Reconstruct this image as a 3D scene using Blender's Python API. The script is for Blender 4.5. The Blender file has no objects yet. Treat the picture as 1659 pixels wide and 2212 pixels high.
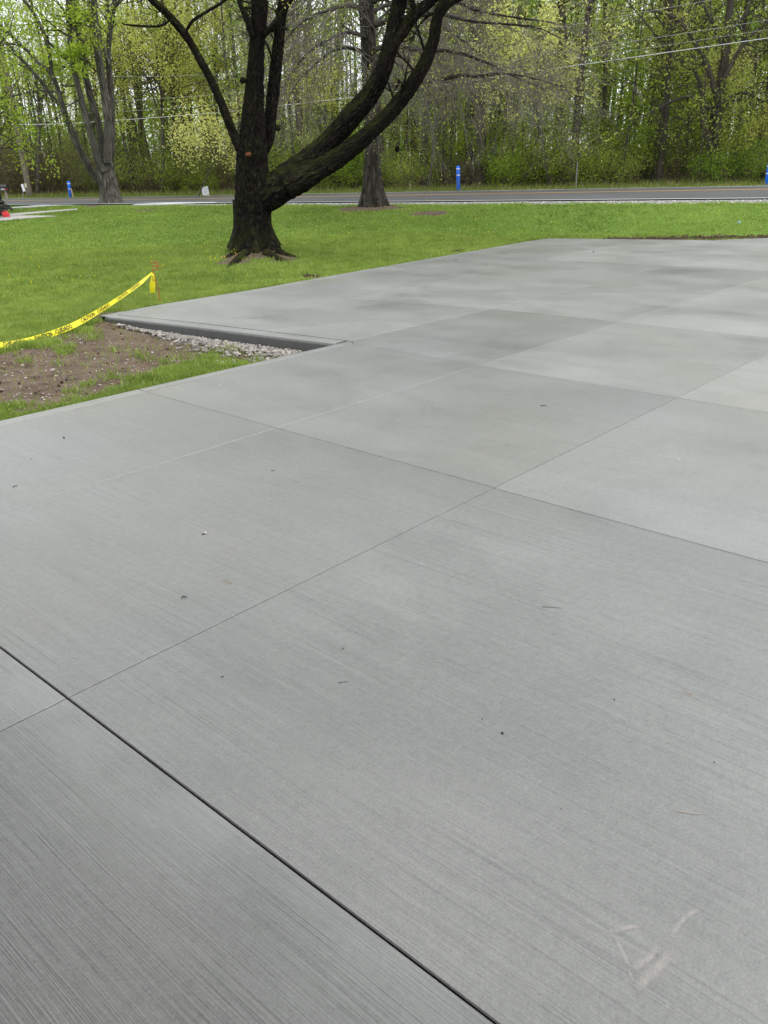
import bpy, math, random
import numpy as np
from mathutils import Matrix, Vector

R = math.radians
SC = bpy.context.scene
COL = SC.collection
rng = np.random.default_rng(7)

# ------------------------------------------------------------------ camera
CAM_H = 1.6
PITCH, ROLL = 0.39856, -0.02254
FPX, CX, CY = 1766.95, 829.5, 1106.0          # focal length and centre for a 1659 x 2212 picture
cp, sp, cr, sr = math.cos(PITCH), math.sin(PITCH), math.cos(ROLL), math.sin(ROLL)
fwd = np.array([0, cp, -sp]); up0 = np.array([0, sp, cp]); rt0 = np.array([1.0, 0, 0])
rt = cr * rt0 + sr * up0
up = -sr * rt0 + cr * up0
cam_d = bpy.data.cameras.new('camera')
cam = bpy.data.objects.new('camera', cam_d)
COL.objects.link(cam)
cam_d.sensor_fit = 'HORIZONTAL'; cam_d.sensor_width = 36.0
cam_d.lens = FPX / 1659.0 * 36.0
cam_d.clip_start = 0.05; cam_d.clip_end = 3000
cam.matrix_world = Matrix(((rt[0], up[0], -fwd[0], 0), (rt[1], up[1], -fwd[1], 0), (rt[2], up[2], -fwd[2], CAM_H), (0, 0, 0, 1)))
SC.camera = cam

# ------------------------------------------------------------------ sky, sun, exposure (bright overcast)
SUN_EL, SUN_AZ = R(58), R(80)                 # azimuth from +Y (view direction) towards +X
world = bpy.data.worlds.new('World'); SC.world = world; world.use_nodes = True
wn = world.node_tree.nodes; wl = world.node_tree.links; wn.clear()
wo = wn.new('ShaderNodeOutputWorld'); wb = wn.new('ShaderNodeBackground')
sky = wn.new('ShaderNodeTexSky'); sky.sky_type = 'NISHITA'; sky.sun_disc = False
sky.sun_elevation = SUN_EL; sky.sun_rotation = SUN_AZ; sky.air_density = 1.0; sky.dust_density = 3.0
hs = wn.new('ShaderNodeHueSaturation'); hs.inputs['Saturation'].default_value = 0.25
wm = wn.new('ShaderNodeMix'); wm.data_type = 'RGBA'; wm.inputs['Factor'].default_value = 0.72
wm.inputs['B'].default_value = (9.2, 9.6, 10.2, 1)      # even cloud layer
wl.new(sky.outputs[0], hs.inputs['Color']); wl.new(hs.outputs[0], wm.inputs['A'])
wl.new(wm.outputs['Result'], wb.inputs['Color']); wb.inputs['Strength'].default_value = 0.15
wl.new(wb.outputs[0], wo.inputs['Surface'])
sun_d = bpy.data.lights.new('sun', 'SUN'); sun_d.energy = 1.3; sun_d.angle = R(25); sun_d.color = (1, 0.97, 0.93)
sun = bpy.data.objects.new('sun', sun_d); COL.objects.link(sun)
sdir = Vector((math.sin(SUN_AZ) * math.cos(SUN_EL), math.cos(SUN_AZ) * math.cos(SUN_EL), math.sin(SUN_EL)))
sun.rotation_euler = sdir.to_track_quat('Z', 'Y').to_euler(); sun.location = sdir * 60
SC.view_settings.view_transform = 'Standard'; SC.view_settings.look = 'None'
SC.view_settings.exposure = 0.6; SC.view_settings.gamma = 1.0
SC.cycles.max_bounces = 5; SC.cycles.diffuse_bounces = 4; SC.cycles.use_adaptive_sampling = True; SC.cycles.adaptive_threshold = 0.02; SC.cycles.glossy_bounces = 2
SC.cycles.transmission_bounces = 2; SC.cycles.transparent_max_bounces = 6
SC.cycles.caustics_reflective = False; SC.cycles.caustics_refractive = False

# ------------------------------------------------------------------ measuring helpers
def ray(px, py):
    a = (px - CX) / FPX; b = -(py - CY) / FPX
    return fwd + a * rt + b * up
def at(px, py, Y):
    d = ray(px, py); t = Y / d[1]
    return np.array([d[0] * t, d[1] * t, CAM_H + d[2] * t])
def wpx(w, Y):                                   # half of a width measured in the picture, as a radius at depth Y
    return 0.5 * w / FPX * (Y * cp + 0.4)
def wpt(w, p):                                  # the same at a point in space
    return 0.5 * w / FPX * (cp * p[1] - sp * (p[2] - CAM_H))

TH = 0.834438
UX, UY = math.cos(TH), math.sin(TH)
H = CAM_H
def uv(u, v):                                    # slab grid -> world plan
    return (H * (u * UX - v * UY), H * (u * UY + v * UX))
def to_uv(x, y):
    return ((x * UX + y * UY) / H, (-x * UY + y * UX) / H)

SLAB = [(-4, 3.63), (0, 3.635), (3.59, 3.612), (3.435, 4.84), (3.28, 5.87), (3.93, 5.97), (4.9, 6.0), (6.71, 6.2), (8.6, 6.38), (9.7, 6.5), (10.4, 6.57), (10.95, 6.55),
        (11.67, 4.42), (12.31, 3.93), (14.2, 2.4), (14.2, -5), (-4, -5)]
SLAB_XY = np.array([uv(*p) for p in SLAB])
def in_poly(x, y, P):
    x = np.asarray(x, float); y = np.asarray(y, float)
    ins = np.zeros(x.shape, bool); n = len(P); j = n - 1
    for i in range(n):
        xi, yi = P[i]; xj, yj = P[j]
        c = ((yi > y) != (yj > y)) & (x < (xj - xi) * (y - yi) / (yj - yi + 1e-12) + xi)
        ins ^= c; j = i
    return ins
def dist_poly(x, y, P):
    x = np.asarray(x, float); y = np.asarray(y, float)
    best = np.full(x.shape, 1e9); n = len(P)
    for i in range(n):
        ax, ay = P[i]; bx, by = P[(i + 1) % n]
        dx, dy = bx - ax, by - ay
        t = np.clip(((x - ax) * dx + (y - ay) * dy) / (dx * dx + dy * dy), 0, 1)
        best = np.minimum(best, np.hypot(x - ax - t * dx, y - ay - t * dy))
    return best
def sstep(a, b, x):
    t = np.clip((np.asarray(x, float) - a) / (b - a), 0, 1)
    return t * t * (3 - 2 * t)
_h = np.random.default_rng(3).random((64, 64))
def vnoise(x, y, s=1.0):
    x = np.asarray(x, float) * s; y = np.asarray(y, float) * s
    xi = np.floor(x).astype(int); yi = np.floor(y).astype(int)
    fx = x - xi; fy = y - yi; fx = fx * fx * (3 - 2 * fx); fy = fy * fy * (3 - 2 * fy)
    g = lambda i, j: _h[(i) % 64, (j) % 64]
    return (g(xi, yi) * (1 - fx) + g(xi + 1, yi) * fx) * (1 - fy) + (g(xi, yi + 1) * (1 - fx) + g(xi + 1, yi + 1) * fx) * fy
def fbm(x, y, s=1.0):
    return (vnoise(x, y, s) + 0.5 * vnoise(x, y, s * 2.1) + 0.25 * vnoise(x, y, s * 4.3)) / 1.75

# road frame: s grows away from the camera, t to the right
RN = (math.sin(R(20)), math.cos(R(20))); RE = (RN[1], -RN[0]); RS0 = 26.08
def road_st(x, y):
    return x * RN[0] + y * RN[1] - RS0, x * RE[0] + y * RE[1]
def road_xy(s, t):
    return (RN[0] * (s + RS0) + RE[0] * t, RN[1] * (s + RS0) + RE[1] * t)
def z_near(t): return 0.61 + 0 * np.asarray(t, float)
def z_mid(t): return np.clip(0.735 + 0.005 * (np.asarray(t, float) - 2), 0.63, 0.76)
def z_far(t): return np.clip(0.725 + 0.0045 * (np.asarray(t, float) - 2), 0.60, 0.75)
def road_z(s, t):
    s = np.asarray(s, float)
    a = np.clip(s / 3.6, 0, 1); b = np.clip((s - 3.6) / 3.6, 0, 1)
    return z_near(t) * (1 - a) + z_mid(t) * a + (z_far(t) - z_mid(t)) * b

MAIN = at(550, 547, 18.05)[:2]                   # foot of the big forked tree
NOTCH = np.array([uv(*p) for p in [(-4, 3.5), (3.74, 3.5), (3.43, 5.88), (2.6, 5.9), (1.6, 5.6), (-1, 5.2), (-4, 5.2)]])
def terrain(x, y):
    x = np.asarray(x, float); y = np.asarray(y, float)
    s, t = road_st(x, y)
    lawn = 0.55 * sstep(-9.5, -0.6, s) * sstep(0.1, 4.0, dist_poly(x, y, SLAB_XY)) - 0.025 + 0.05 * (fbm(x, y, 0.23) - 0.5) * sstep(0, 6, dist_poly(x, y, SLAB_XY))
    dm = np.hypot(x - MAIN[0], y - MAIN[1])
    lawn = lawn + 0.13 * np.exp(-(dm / 0.95) ** 2)
    uu, vv = to_uv(x, y)
    nm = in_poly(x, y, NOTCH)
    d3 = np.clip((3.5 - uu) * H, 0, 9)            # metres in front of the exposed slab edge
    low = -0.105 * np.exp(-(d3 / 0.55) ** 2) * sstep(5.95, 5.4, vv) * sstep(3.55, 3.75, vv)
    lawn = lawn + np.where(nm, low - 0.015 + 0.05 * (fbm(x, y, 1.7) - 0.5) * sstep(0.02, 0.25, dist_poly(x, y, SLAB_XY)), 0)
    rz = road_z(s, t) - 0.03
    k = sstep(-0.9, -0.35, s)
    z = lawn * (1 - k) + rz * k
    k2 = sstep(7.35, 8.2, s)
    wild = z_far(t) + 0.02 + 0.25 * (fbm(x, y, 0.12) - 0.5) * sstep(8, 14, s) + 0.004 * np.clip(s - 10, 0, 200)
    z = z * (1 - k2) + wild * k2
    ins = in_poly(x, y, SLAB_XY) & (dist_poly(x, y, SLAB_XY) > 0.07)
    return np.where(ins, -0.22, z)
_T0 = np.geomspace(1.5, 260, 420)
def ground_many(px, py):                         # where the sight lines through the picture points meet the terrain
    px = np.atleast_1d(np.asarray(px, float)); py = np.atleast_1d(np.asarray(py, float)); n = len(px)
    D = fwd[None] + ((px - CX) / FPX)[:, None] * rt[None] - ((py - CY) / FPX)[:, None] * up[None]
    T = np.repeat(_T0[None], n, 0)
    for it in range(2):
        Z = terrain(D[:, 0:1] * T, D[:, 1:2] * T); hit = (CAM_H + D[:, 2:3] * T) < Z; hit[:, -1] = True
        i = np.maximum(hit.argmax(1), 1); t0 = T[np.arange(n), i - 1]; t1 = T[np.arange(n), i]
        T = t0[:, None] + (t1 - t0)[:, None] * np.linspace(0, 1, 40)[None]
    P = D * t1[:, None]; P[:, 2] = terrain(P[:, 0], P[:, 1]); return P
def ground(px, py, dz=0.0):
    p = ground_many(px, py)[0]; p[2] += dz; return p
def slab_pt(px, py, dz=0.0):
    d = ray(px, py); t = -CAM_H / d[2]
    return np.array([d[0] * t, d[1] * t, dz])

# ------------------------------------------------------------------ mesh helpers
class MB:
    def __init__(self): self.v = []; self.q = []; self.t = []; self.uv_q = []; self.uv_t = []; self.n = 0; self.tw = {}
    def twig(self, pts, rad, sides): self.tw.setdefault((len(pts), sides), []).append((pts, rad))
    def flush(self):                              # all queued twigs of one shape at once
        for (n, sides), L in self.tw.items():
            P = np.array([a for a, _ in L]); rad = np.array([b for _, b in L]); B_ = len(L)
            T = np.gradient(P, axis=1); T /= np.linalg.norm(T, axis=2)[..., None] + 1e-12
            ref = np.where(np.abs(T[:, :1, 1:2]) < 0.9, np.array([0, 1.0, 0]), np.array([1.0, 0, 0]))
            A = ref - T * (T * ref).sum(2)[..., None]; A /= np.linalg.norm(A, axis=2)[..., None] + 1e-12; C = np.cross(T, A)
            th = np.linspace(0, 2 * math.pi, sides, endpoint=False)
            V = P[:, :, None] + rad[:, :, None, None] * (np.cos(th)[:, None] * A[:, :, None] + np.sin(th)[:, None] * C[:, :, None])
            i = np.arange(n - 1)[:, None]; j = np.arange(sides)[None]; jn = (j + 1) % sides
            Q = np.stack([i * sides + j, i * sides + jn, (i + 1) * sides + jn, (i + 1) * sides + j], -1).reshape(-1, 4)
            a0 = j / sides * 0.3 + 0 * i; a1 = (j + 1) / sides * 0.3 + 0 * i; l0 = i * 0.15 + 0 * j; l1 = (i + 1) * 0.15 + 0 * j
            U = np.stack([np.stack([a0, l0], -1), np.stack([a1, l0], -1), np.stack([a1, l1], -1), np.stack([a0, l1], -1)], 2).reshape(-1, 4, 2)
            self.add(V.reshape(-1, 3), (Q[None] + (np.arange(B_) * n * sides)[:, None, None]).reshape(-1, 4), None, np.tile(U, (B_, 1, 1)))
        self.tw = {}
    def add(self, V, Q=None, T=None, UQ=None, UT=None):
        V = np.asarray(V, float).reshape(-1, 3)
        if Q is not None and len(Q):
            Q = np.asarray(Q, int).reshape(-1, 4); self.q.append(Q + self.n)
            self.uv_q.append(np.zeros((len(Q), 4, 2)) if UQ is None else np.asarray(UQ, float).reshape(-1, 4, 2))
        if T is not None and len(T):
            T = np.asarray(T, int).reshape(-1, 3); self.t.append(T + self.n)
            self.uv_t.append(np.zeros((len(T), 3, 2)) if UT is None else np.asarray(UT, float).reshape(-1, 3, 2))
        self.v.append(V); self.n += len(V)
    def mesh(self, name, smooth=False):
        self.flush()
        V = np.concatenate(self.v) if self.v else np.zeros((0, 3))
        Q = np.concatenate(self.q) if self.q else np.zeros((0, 4), int)
        T = np.concatenate(self.t) if self.t else np.zeros((0, 3), int)
        me = bpy.data.meshes.new(name)
        me.vertices.add(len(V)); me.vertices.foreach_set('co', V.astype(np.float32).ravel())
        li = np.concatenate([Q.ravel(), T.ravel()]).astype(np.int32)
        me.loops.add(len(li)); me.loops.foreach_set('vertex_index', li)
        ls = np.concatenate([np.arange(len(Q)) * 4, len(Q) * 4 + np.arange(len(T)) * 3]).astype(np.int32)
        me.polygons.add(len(ls)); me.polygons.foreach_set('loop_start', ls)
        ul = me.uv_layers.new(name='uv')
        U = np.concatenate([np.concatenate(self.uv_q).reshape(-1, 2) if self.uv_q else np.zeros((0, 2)),
                            np.concatenate(self.uv_t).reshape(-1, 2) if self.uv_t else np.zeros((0, 2))])
        ul.data.foreach_set('uv', U.astype(np.float32).ravel())
        me.update(calc_edges=True)
        me.polygons.foreach_set('use_smooth', np.full(len(ls), bool(smooth))); me.update()
        return me
    def build(self, name, mat, parent=None, smooth=False):
        return link(name, self.mesh(name, smooth), mat, parent)
    def box(self, lo, hi, M=None):
        x0, y0, z0 = lo; x1, y1, z1 = hi
        V = np.array([(x0, y0, z0), (x1, y0, z0), (x1, y1, z0), (x0, y1, z0), (x0, y0, z1), (x1, y0, z1), (x1, y1, z1), (x0, y1, z1)], float)
        if M is not None: V = V @ np.array(M.to_3x3()).T + np.array(M.translation)
        self.add(V, [(0, 3, 2, 1), (4, 5, 6, 7), (0, 1, 5, 4), (1, 2, 6, 5), (2, 3, 7, 6), (3, 0, 4, 7)])
    def prism(self, poly, z0, z1):               # poly: xy list, counter-clockwise, star-shaped about its centre
        n = len(poly); P = np.array(poly, float); c = P.mean(0)
        V = np.concatenate([np.c_[P, np.full(n, z0)], np.c_[P, np.full(n, z1)], [[c[0], c[1], z1]]])
        self.add(V, [(i, (i + 1) % n, n + (i + 1) % n, n + i) for i in range(n)], [(n + i, n + (i + 1) % n, 2 * n) for i in range(n)])
    def tube(self, pts, rad, sides=6, cap=True, rough=None, phase=None):
        P = np.asarray(pts, float); n = len(P); rad = np.asarray(rad, float)
        T = np.gradient(P, axis=0); T /= np.linalg.norm(T, axis=1)[:, None] + 1e-12
        ref = np.array([0, 1.0, 0.0]) if abs(T[0][1]) < 0.9 else np.array([1.0, 0, 0])   # seam turned away from the camera
        A = ref - T * (T @ ref)[:, None]; A /= np.linalg.norm(A, axis=1)[:, None] + 1e-12
        B = np.cross(T, A)
        th = np.linspace(0, 2 * math.pi, sides, endpoint=False)
        rr = np.repeat(rad[:, None], sides, 1)
        L = np.r_[0, np.cumsum(np.linalg.norm(np.diff(P, axis=0), axis=1))]
        if rough is not None: rr = rr * rough(th[None, :], L[:, None])
        V = P[:, None, :] + rr[..., None] * (np.cos(th)[None, :, None] * A[:, None, :] + np.sin(th)[None, :, None] * B[:, None, :])
        i = np.arange(n - 1)[:, None]; j = np.arange(sides)[None, :]; jn = (j + 1) % sides
        Q = np.stack([i * sides + j, i * sides + jn, (i + 1) * sides + jn, (i + 1) * sides + j], -1).reshape(-1, 4)
        rm = rad.max(); a0 = (j / sides) * 6.283 * rm + 0 * i; a1 = ((j + 1) / sides) * 6.283 * rm + 0 * i
        l0 = L[:-1][:, None] + 0 * j; l1 = L[1:][:, None] + 0 * j
        U = np.stack([np.stack([a0, l0], -1), np.stack([a1, l0], -1), np.stack([a1, l1], -1), np.stack([a0, l1], -1)], 2).reshape(-1, 4, 2)
        Vf = V.reshape(-1, 3); tris = []
        if cap:
            Vf = np.concatenate([Vf, P[:1], P[-1:]]); b = n * sides
            tris = [(k, b, (k + 1) % sides)[::1] for k in range(sides)] + [((n - 1) * sides + k, (n - 1) * sides + (k + 1) % sides, b + 1) for k in range(sides)]
        self.add(Vf, Q, tris, U)
    def leaves(self, C, size, r, flat=0.0, aspect=0.55):   # diamond leaves, random directions, about the points C
        C = np.asarray(C, float); n = len(C)
        if n == 0: return
        A = r.normal(size=(n, 3)); A[:, 2] *= (1 - flat); A /= np.linalg.norm(A, axis=1)[:, None]
        B = r.normal(size=(n, 3)); B[:, 2] *= (1 - flat); B -= A * (A * B).sum(1)[:, None]; B /= np.linalg.norm(B, axis=1)[:, None] + 1e-9
        s = size * r.uniform(0.6, 1.35, (n, 1))
        V = np.stack([C, C + A * s * 0.5 + B * s * aspect * 0.5, C + A * s, C + A * s * 0.5 - B * s * aspect * 0.5], 1)
        self.add(V.reshape(-1, 3), np.arange(n * 4).reshape(-1, 4))
def link(name, me, mat, parent=None):
    if mat is not None: me.materials.clear(); me.materials.append(mat)
    o = bpy.data.objects.new(name, me); COL.objects.link(o)
    if parent is not None: o.parent = parent
    return o
def tag(o, label, cat, group=None):
    o['label'] = label; o['category'] = cat
    if group: o['group'] = group
    return o
def struct(o): o['kind'] = 'structure'; return o
def stuff(o, label=None, cat=None):
    o['kind'] = 'stuff'
    if label: o['label'] = label; o['category'] = cat
    return o
def empty(name, loc, label, cat, group=None, rz=0.0):
    o = bpy.data.objects.new(name, None); COL.objects.link(o)
    o.location = tuple(float(c) for c in loc); o.rotation_euler = (0, 0, rz); o.empty_display_size = 0.2
    return tag(o, label, cat, group)
def crom(pts, k=5):                              # Catmull-Rom through rows of any width
    P = np.asarray(pts, float); n = len(P); out = []
    for i in range(n - 1):
        p0 = P[max(i - 1, 0)]; p1 = P[i]; p2 = P[i + 1]; p3 = P[min(i + 2, n - 1)]
        for j in range(k):
            t = j / k
            out.append(0.5 * (2 * p1 + (p2 - p0) * t + (2 * p0 - 5 * p1 + 4 * p2 - p3) * t * t + (3 * p1 - p0 - 3 * p2 + p3) * t ** 3))
    out.append(P[-1]); return np.array(out)

# ------------------------------------------------------------------ materials
class NT:
    def __init__(self, name):
        self.m = bpy.data.materials.new(name); self.m.use_nodes = True
        self.t = self.m.node_tree; self.t.nodes.clear()
        self.out = self.n('ShaderNodeOutputMaterial')
    def n(self, typ, **kw):
        o = self.t.nodes.new(typ)
        for k, v in kw.items(): setattr(o, k, v)
        return o
    def put(self, sock, v):
        if hasattr(v, 'bl_idname') or isinstance(v, bpy.types.NodeSocket): self.t.links.new(v, sock)
        else: sock.default_value = v
    def coord(self, kind='Object'): return self.n('ShaderNodeTexCoord').outputs[kind]
    def vmul(self, v, s, off=None):
        a = self.n('ShaderNodeVectorMath', operation='MULTIPLY'); self.put(a.inputs[0], v); a.inputs[1].default_value = s
        if off is None: return a.outputs[0]
        b = self.n('ShaderNodeVectorMath', operation='ADD'); self.put(b.inputs[0], a.outputs[0]); self.put(b.inputs[1], off); return b.outputs[0]
    def vadd(self, v, w):
        b = self.n('ShaderNodeVectorMath', operation='ADD'); self.put(b.inputs[0], v); self.put(b.inputs[1], w); return b.outputs[0]
    def noise(self, v, scale=1.0, detail=3, rough=0.55, dist=0.0):
        o = self.n('ShaderNodeTexNoise'); self.put(o.inputs['Vector'], v); o.inputs['Scale'].default_value = scale
        o.inputs['Detail'].default_value = detail; o.inputs['Roughness'].default_value = rough; o.inputs['Distortion'].default_value = dist
        return o.outputs['Fac']
    def math(self, op, a, b=0.0, clamp=False):
        o = self.n('ShaderNodeMath', operation=op); o.use_clamp = clamp; self.put(o.inputs[0], a); self.put(o.inputs[1], b); return o.outputs[0]
    def remap(self, v, a, b, c=0.0, d=1.0):
        o = self.n('ShaderNodeMapRange'); self.put(o.inputs[0], v)
        for k, x in zip((1, 2, 3, 4), (a, b, c, d)): o.inputs[k].default_value = x
        return o.outputs[0]
    def mix(self, f, a, b, mode='MIX'):
        o = self.n('ShaderNodeMix', data_type='RGBA', blend_type=mode); self.put(o.inputs['Factor'], f)
        for k, x in (('A', a), ('B', b)):
            if isinstance(x, tuple): o.inputs[k].default_value = (*x[:3], 1)
            else: self.put(o.inputs[k], x)
        return o.outputs['Result']
    def ramp(self, f, stops):
        o = self.n('ShaderNodeValToRGB'); self.put(o.inputs[0], f)
        el = o.color_ramp.elements
        while len(el) < len(stops): el.new(0.5)
        for e, (p, c) in zip(el, stops): e.position = p; e.color = (*c, 1)
        return o.outputs[0]
    def bump(self, h, strength, dist=0.01):
        o = self.n('ShaderNodeBump'); o.inputs['Strength'].default_value = strength; o.inputs['Distance'].default_value = dist
        self.put(o.inputs['Height'], h); return o.outputs[0]
    def bsdf(self, color, rough=0.8, spec=0.3, normal=None, metal=0.0):
        o = self.n('ShaderNodeBsdfPrincipled')
        if isinstance(color, tuple): o.inputs['Base Color'].default_value = (*color, 1)
        else: self.put(o.inputs['Base Color'], color)
        self.put(o.inputs['Roughness'], rough); self.put(o.inputs['Specular IOR Level'], spec); o.inputs['Metallic'].default_value = metal
        if normal is not None: self.put(o.inputs['Normal'], normal)
        return o.outputs[0]
    def end(self, sh): self.t.links.new(sh, self.out.inputs['Surface']); return self.m

def m_plain(name, col, rough=0.6, spec=0.4, var=0.12, scale=18.0, metal=0.0):
    k = NT(name); c = k.coord(); nz = k.noise(c, scale, 4)
    d = tuple(x * (1 - var) for x in col); l = tuple(min(1, x * (1 + var)) for x in col)
    return k.end(k.bsdf(k.mix(nz, d, l), k.remap(nz, 0.3, 0.7, rough - 0.06, rough + 0.06), spec, k.bump(nz, 0.1, 0.004), metal))

def m_leaf(name, dark, light, tr=0.35, scale=0.6, pale=None, pale_w=0.0, patchy=0.0):
    k = NT(name)
    g = k.n('ShaderNodeNewGeometry'); oi = k.n('ShaderNodeObjectInfo')
    nz = k.noise(g.outputs['Position'], scale, 2)
    f = k.math('ADD', k.math('MULTIPLY', g.outputs['Random Per Island'], 0.55), k.math('MULTIPLY', nz, 0.5))
    f = k.math('ADD', f, k.math('MULTIPLY', k.math('SUBTRACT', oi.outputs['Random'], 0.5), 0.35), True)
    if patchy:
        pn = k.math('ADD', k.remap(k.noise(g.outputs['Position'], 0.33, 5, 0.6), 0.3, 0.7, -0.5, 0.5), k.remap(k.noise(g.outputs['Position'], 3.2, 3), 0.3, 0.7, -0.5, 0.5))
        f = k.math('ADD', f, k.math('MULTIPLY', pn, patchy), True)
    c = k.mix(f, dark, light)
    if pale: c = k.mix(k.math('GREATER_THAN', g.outputs['Random Per Island'], 1 - pale_w), c, pale)
    d = k.n('ShaderNodeBsdfDiffuse'); k.put(d.inputs['Color'], c)
    t = k.n('ShaderNodeBsdfTranslucent'); k.put(t.inputs['Color'], k.mix(0.35, c, tuple(min(1, x * 1.5) for x in light)))
    mx = k.n('ShaderNodeMixShader'); mx.inputs[0].default_value = tr
    k.t.links.new(d.outputs[0], mx.inputs[1]); k.t.links.new(t.outputs[0], mx.inputs[2])
    return k.end(mx.outputs[0])

def m_bark(name, dark, light, su=26, sv=5, bump=0.9, moss=0.0, lichen=0.0, dist=0.03, rnd=0.0, spec=0.2):
    k = NT(name); u = k.coord('UV'); o = k.coord('Object')
    wob = k.vmul(k.n('ShaderNodeTexNoise').outputs['Color'], (0, 0, 0))
    n1 = k.noise(k.vmul(u, (su, sv, 1)), 1.0, 4, 0.6, 0.6)
    n2 = k.noise(k.vmul(u, (su * 2.7, sv * 3, 1)), 1.0, 3)
    rid = k.math('ABSOLUTE', k.math('SUBTRACT', n1, 0.5)); rid = k.remap(rid, 0.0, 0.22, 0, 1)
    hgt = k.math('ADD', rid, k.math('MULTIPLY', n2, 0.35))
    c = k.mix(k.remap(hgt, 0.25, 1.1), dark, light)
    c = k.mix(k.remap(k.noise(o, 1.3, 3), 0.3, 0.75), c, tuple(x * 0.62 for x in light), 'MIX') if False else c
    big = k.noise(o, 0.9, 3); c = k.mix(k.remap(big, 0.35, 0.7, 0, 0.45), c, tuple(x * 0.55 for x in light))
    if rnd:
        oi = k.n('ShaderNodeObjectInfo'); c = k.mix(k.math('MULTIPLY', oi.outputs['Random'], rnd), c, dark)
    if moss:
        g = k.n('ShaderNodeNewGeometry'); sx = k.n('ShaderNodeSeparateXYZ'); k.put(sx.inputs[0], g.outputs['Normal'])
        mk = k.math('MULTIPLY', k.remap(sx.outputs['Z'], -0.05, 0.75), k.remap(k.noise(o, 5, 4), 0.36, 0.6)); mk = k.math('MULTIPLY', mk, moss, True)
        c = k.mix(mk, c, (0.045, 0.052, 0.008))
    if lichen:
        lk = k.remap(k.noise(k.vadd(o, (7.3, 1.1, 3.0)), 11.0, 2, 0.4), 0.69, 0.73); lk = k.math('MULTIPLY', lk, lichen, True)
        c = k.mix(lk, c, (0.33, 0.37, 0.31))
    return k.end(k.bsdf(c, 0.85, spec, k.bump(hgt, bump, dist)))

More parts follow.
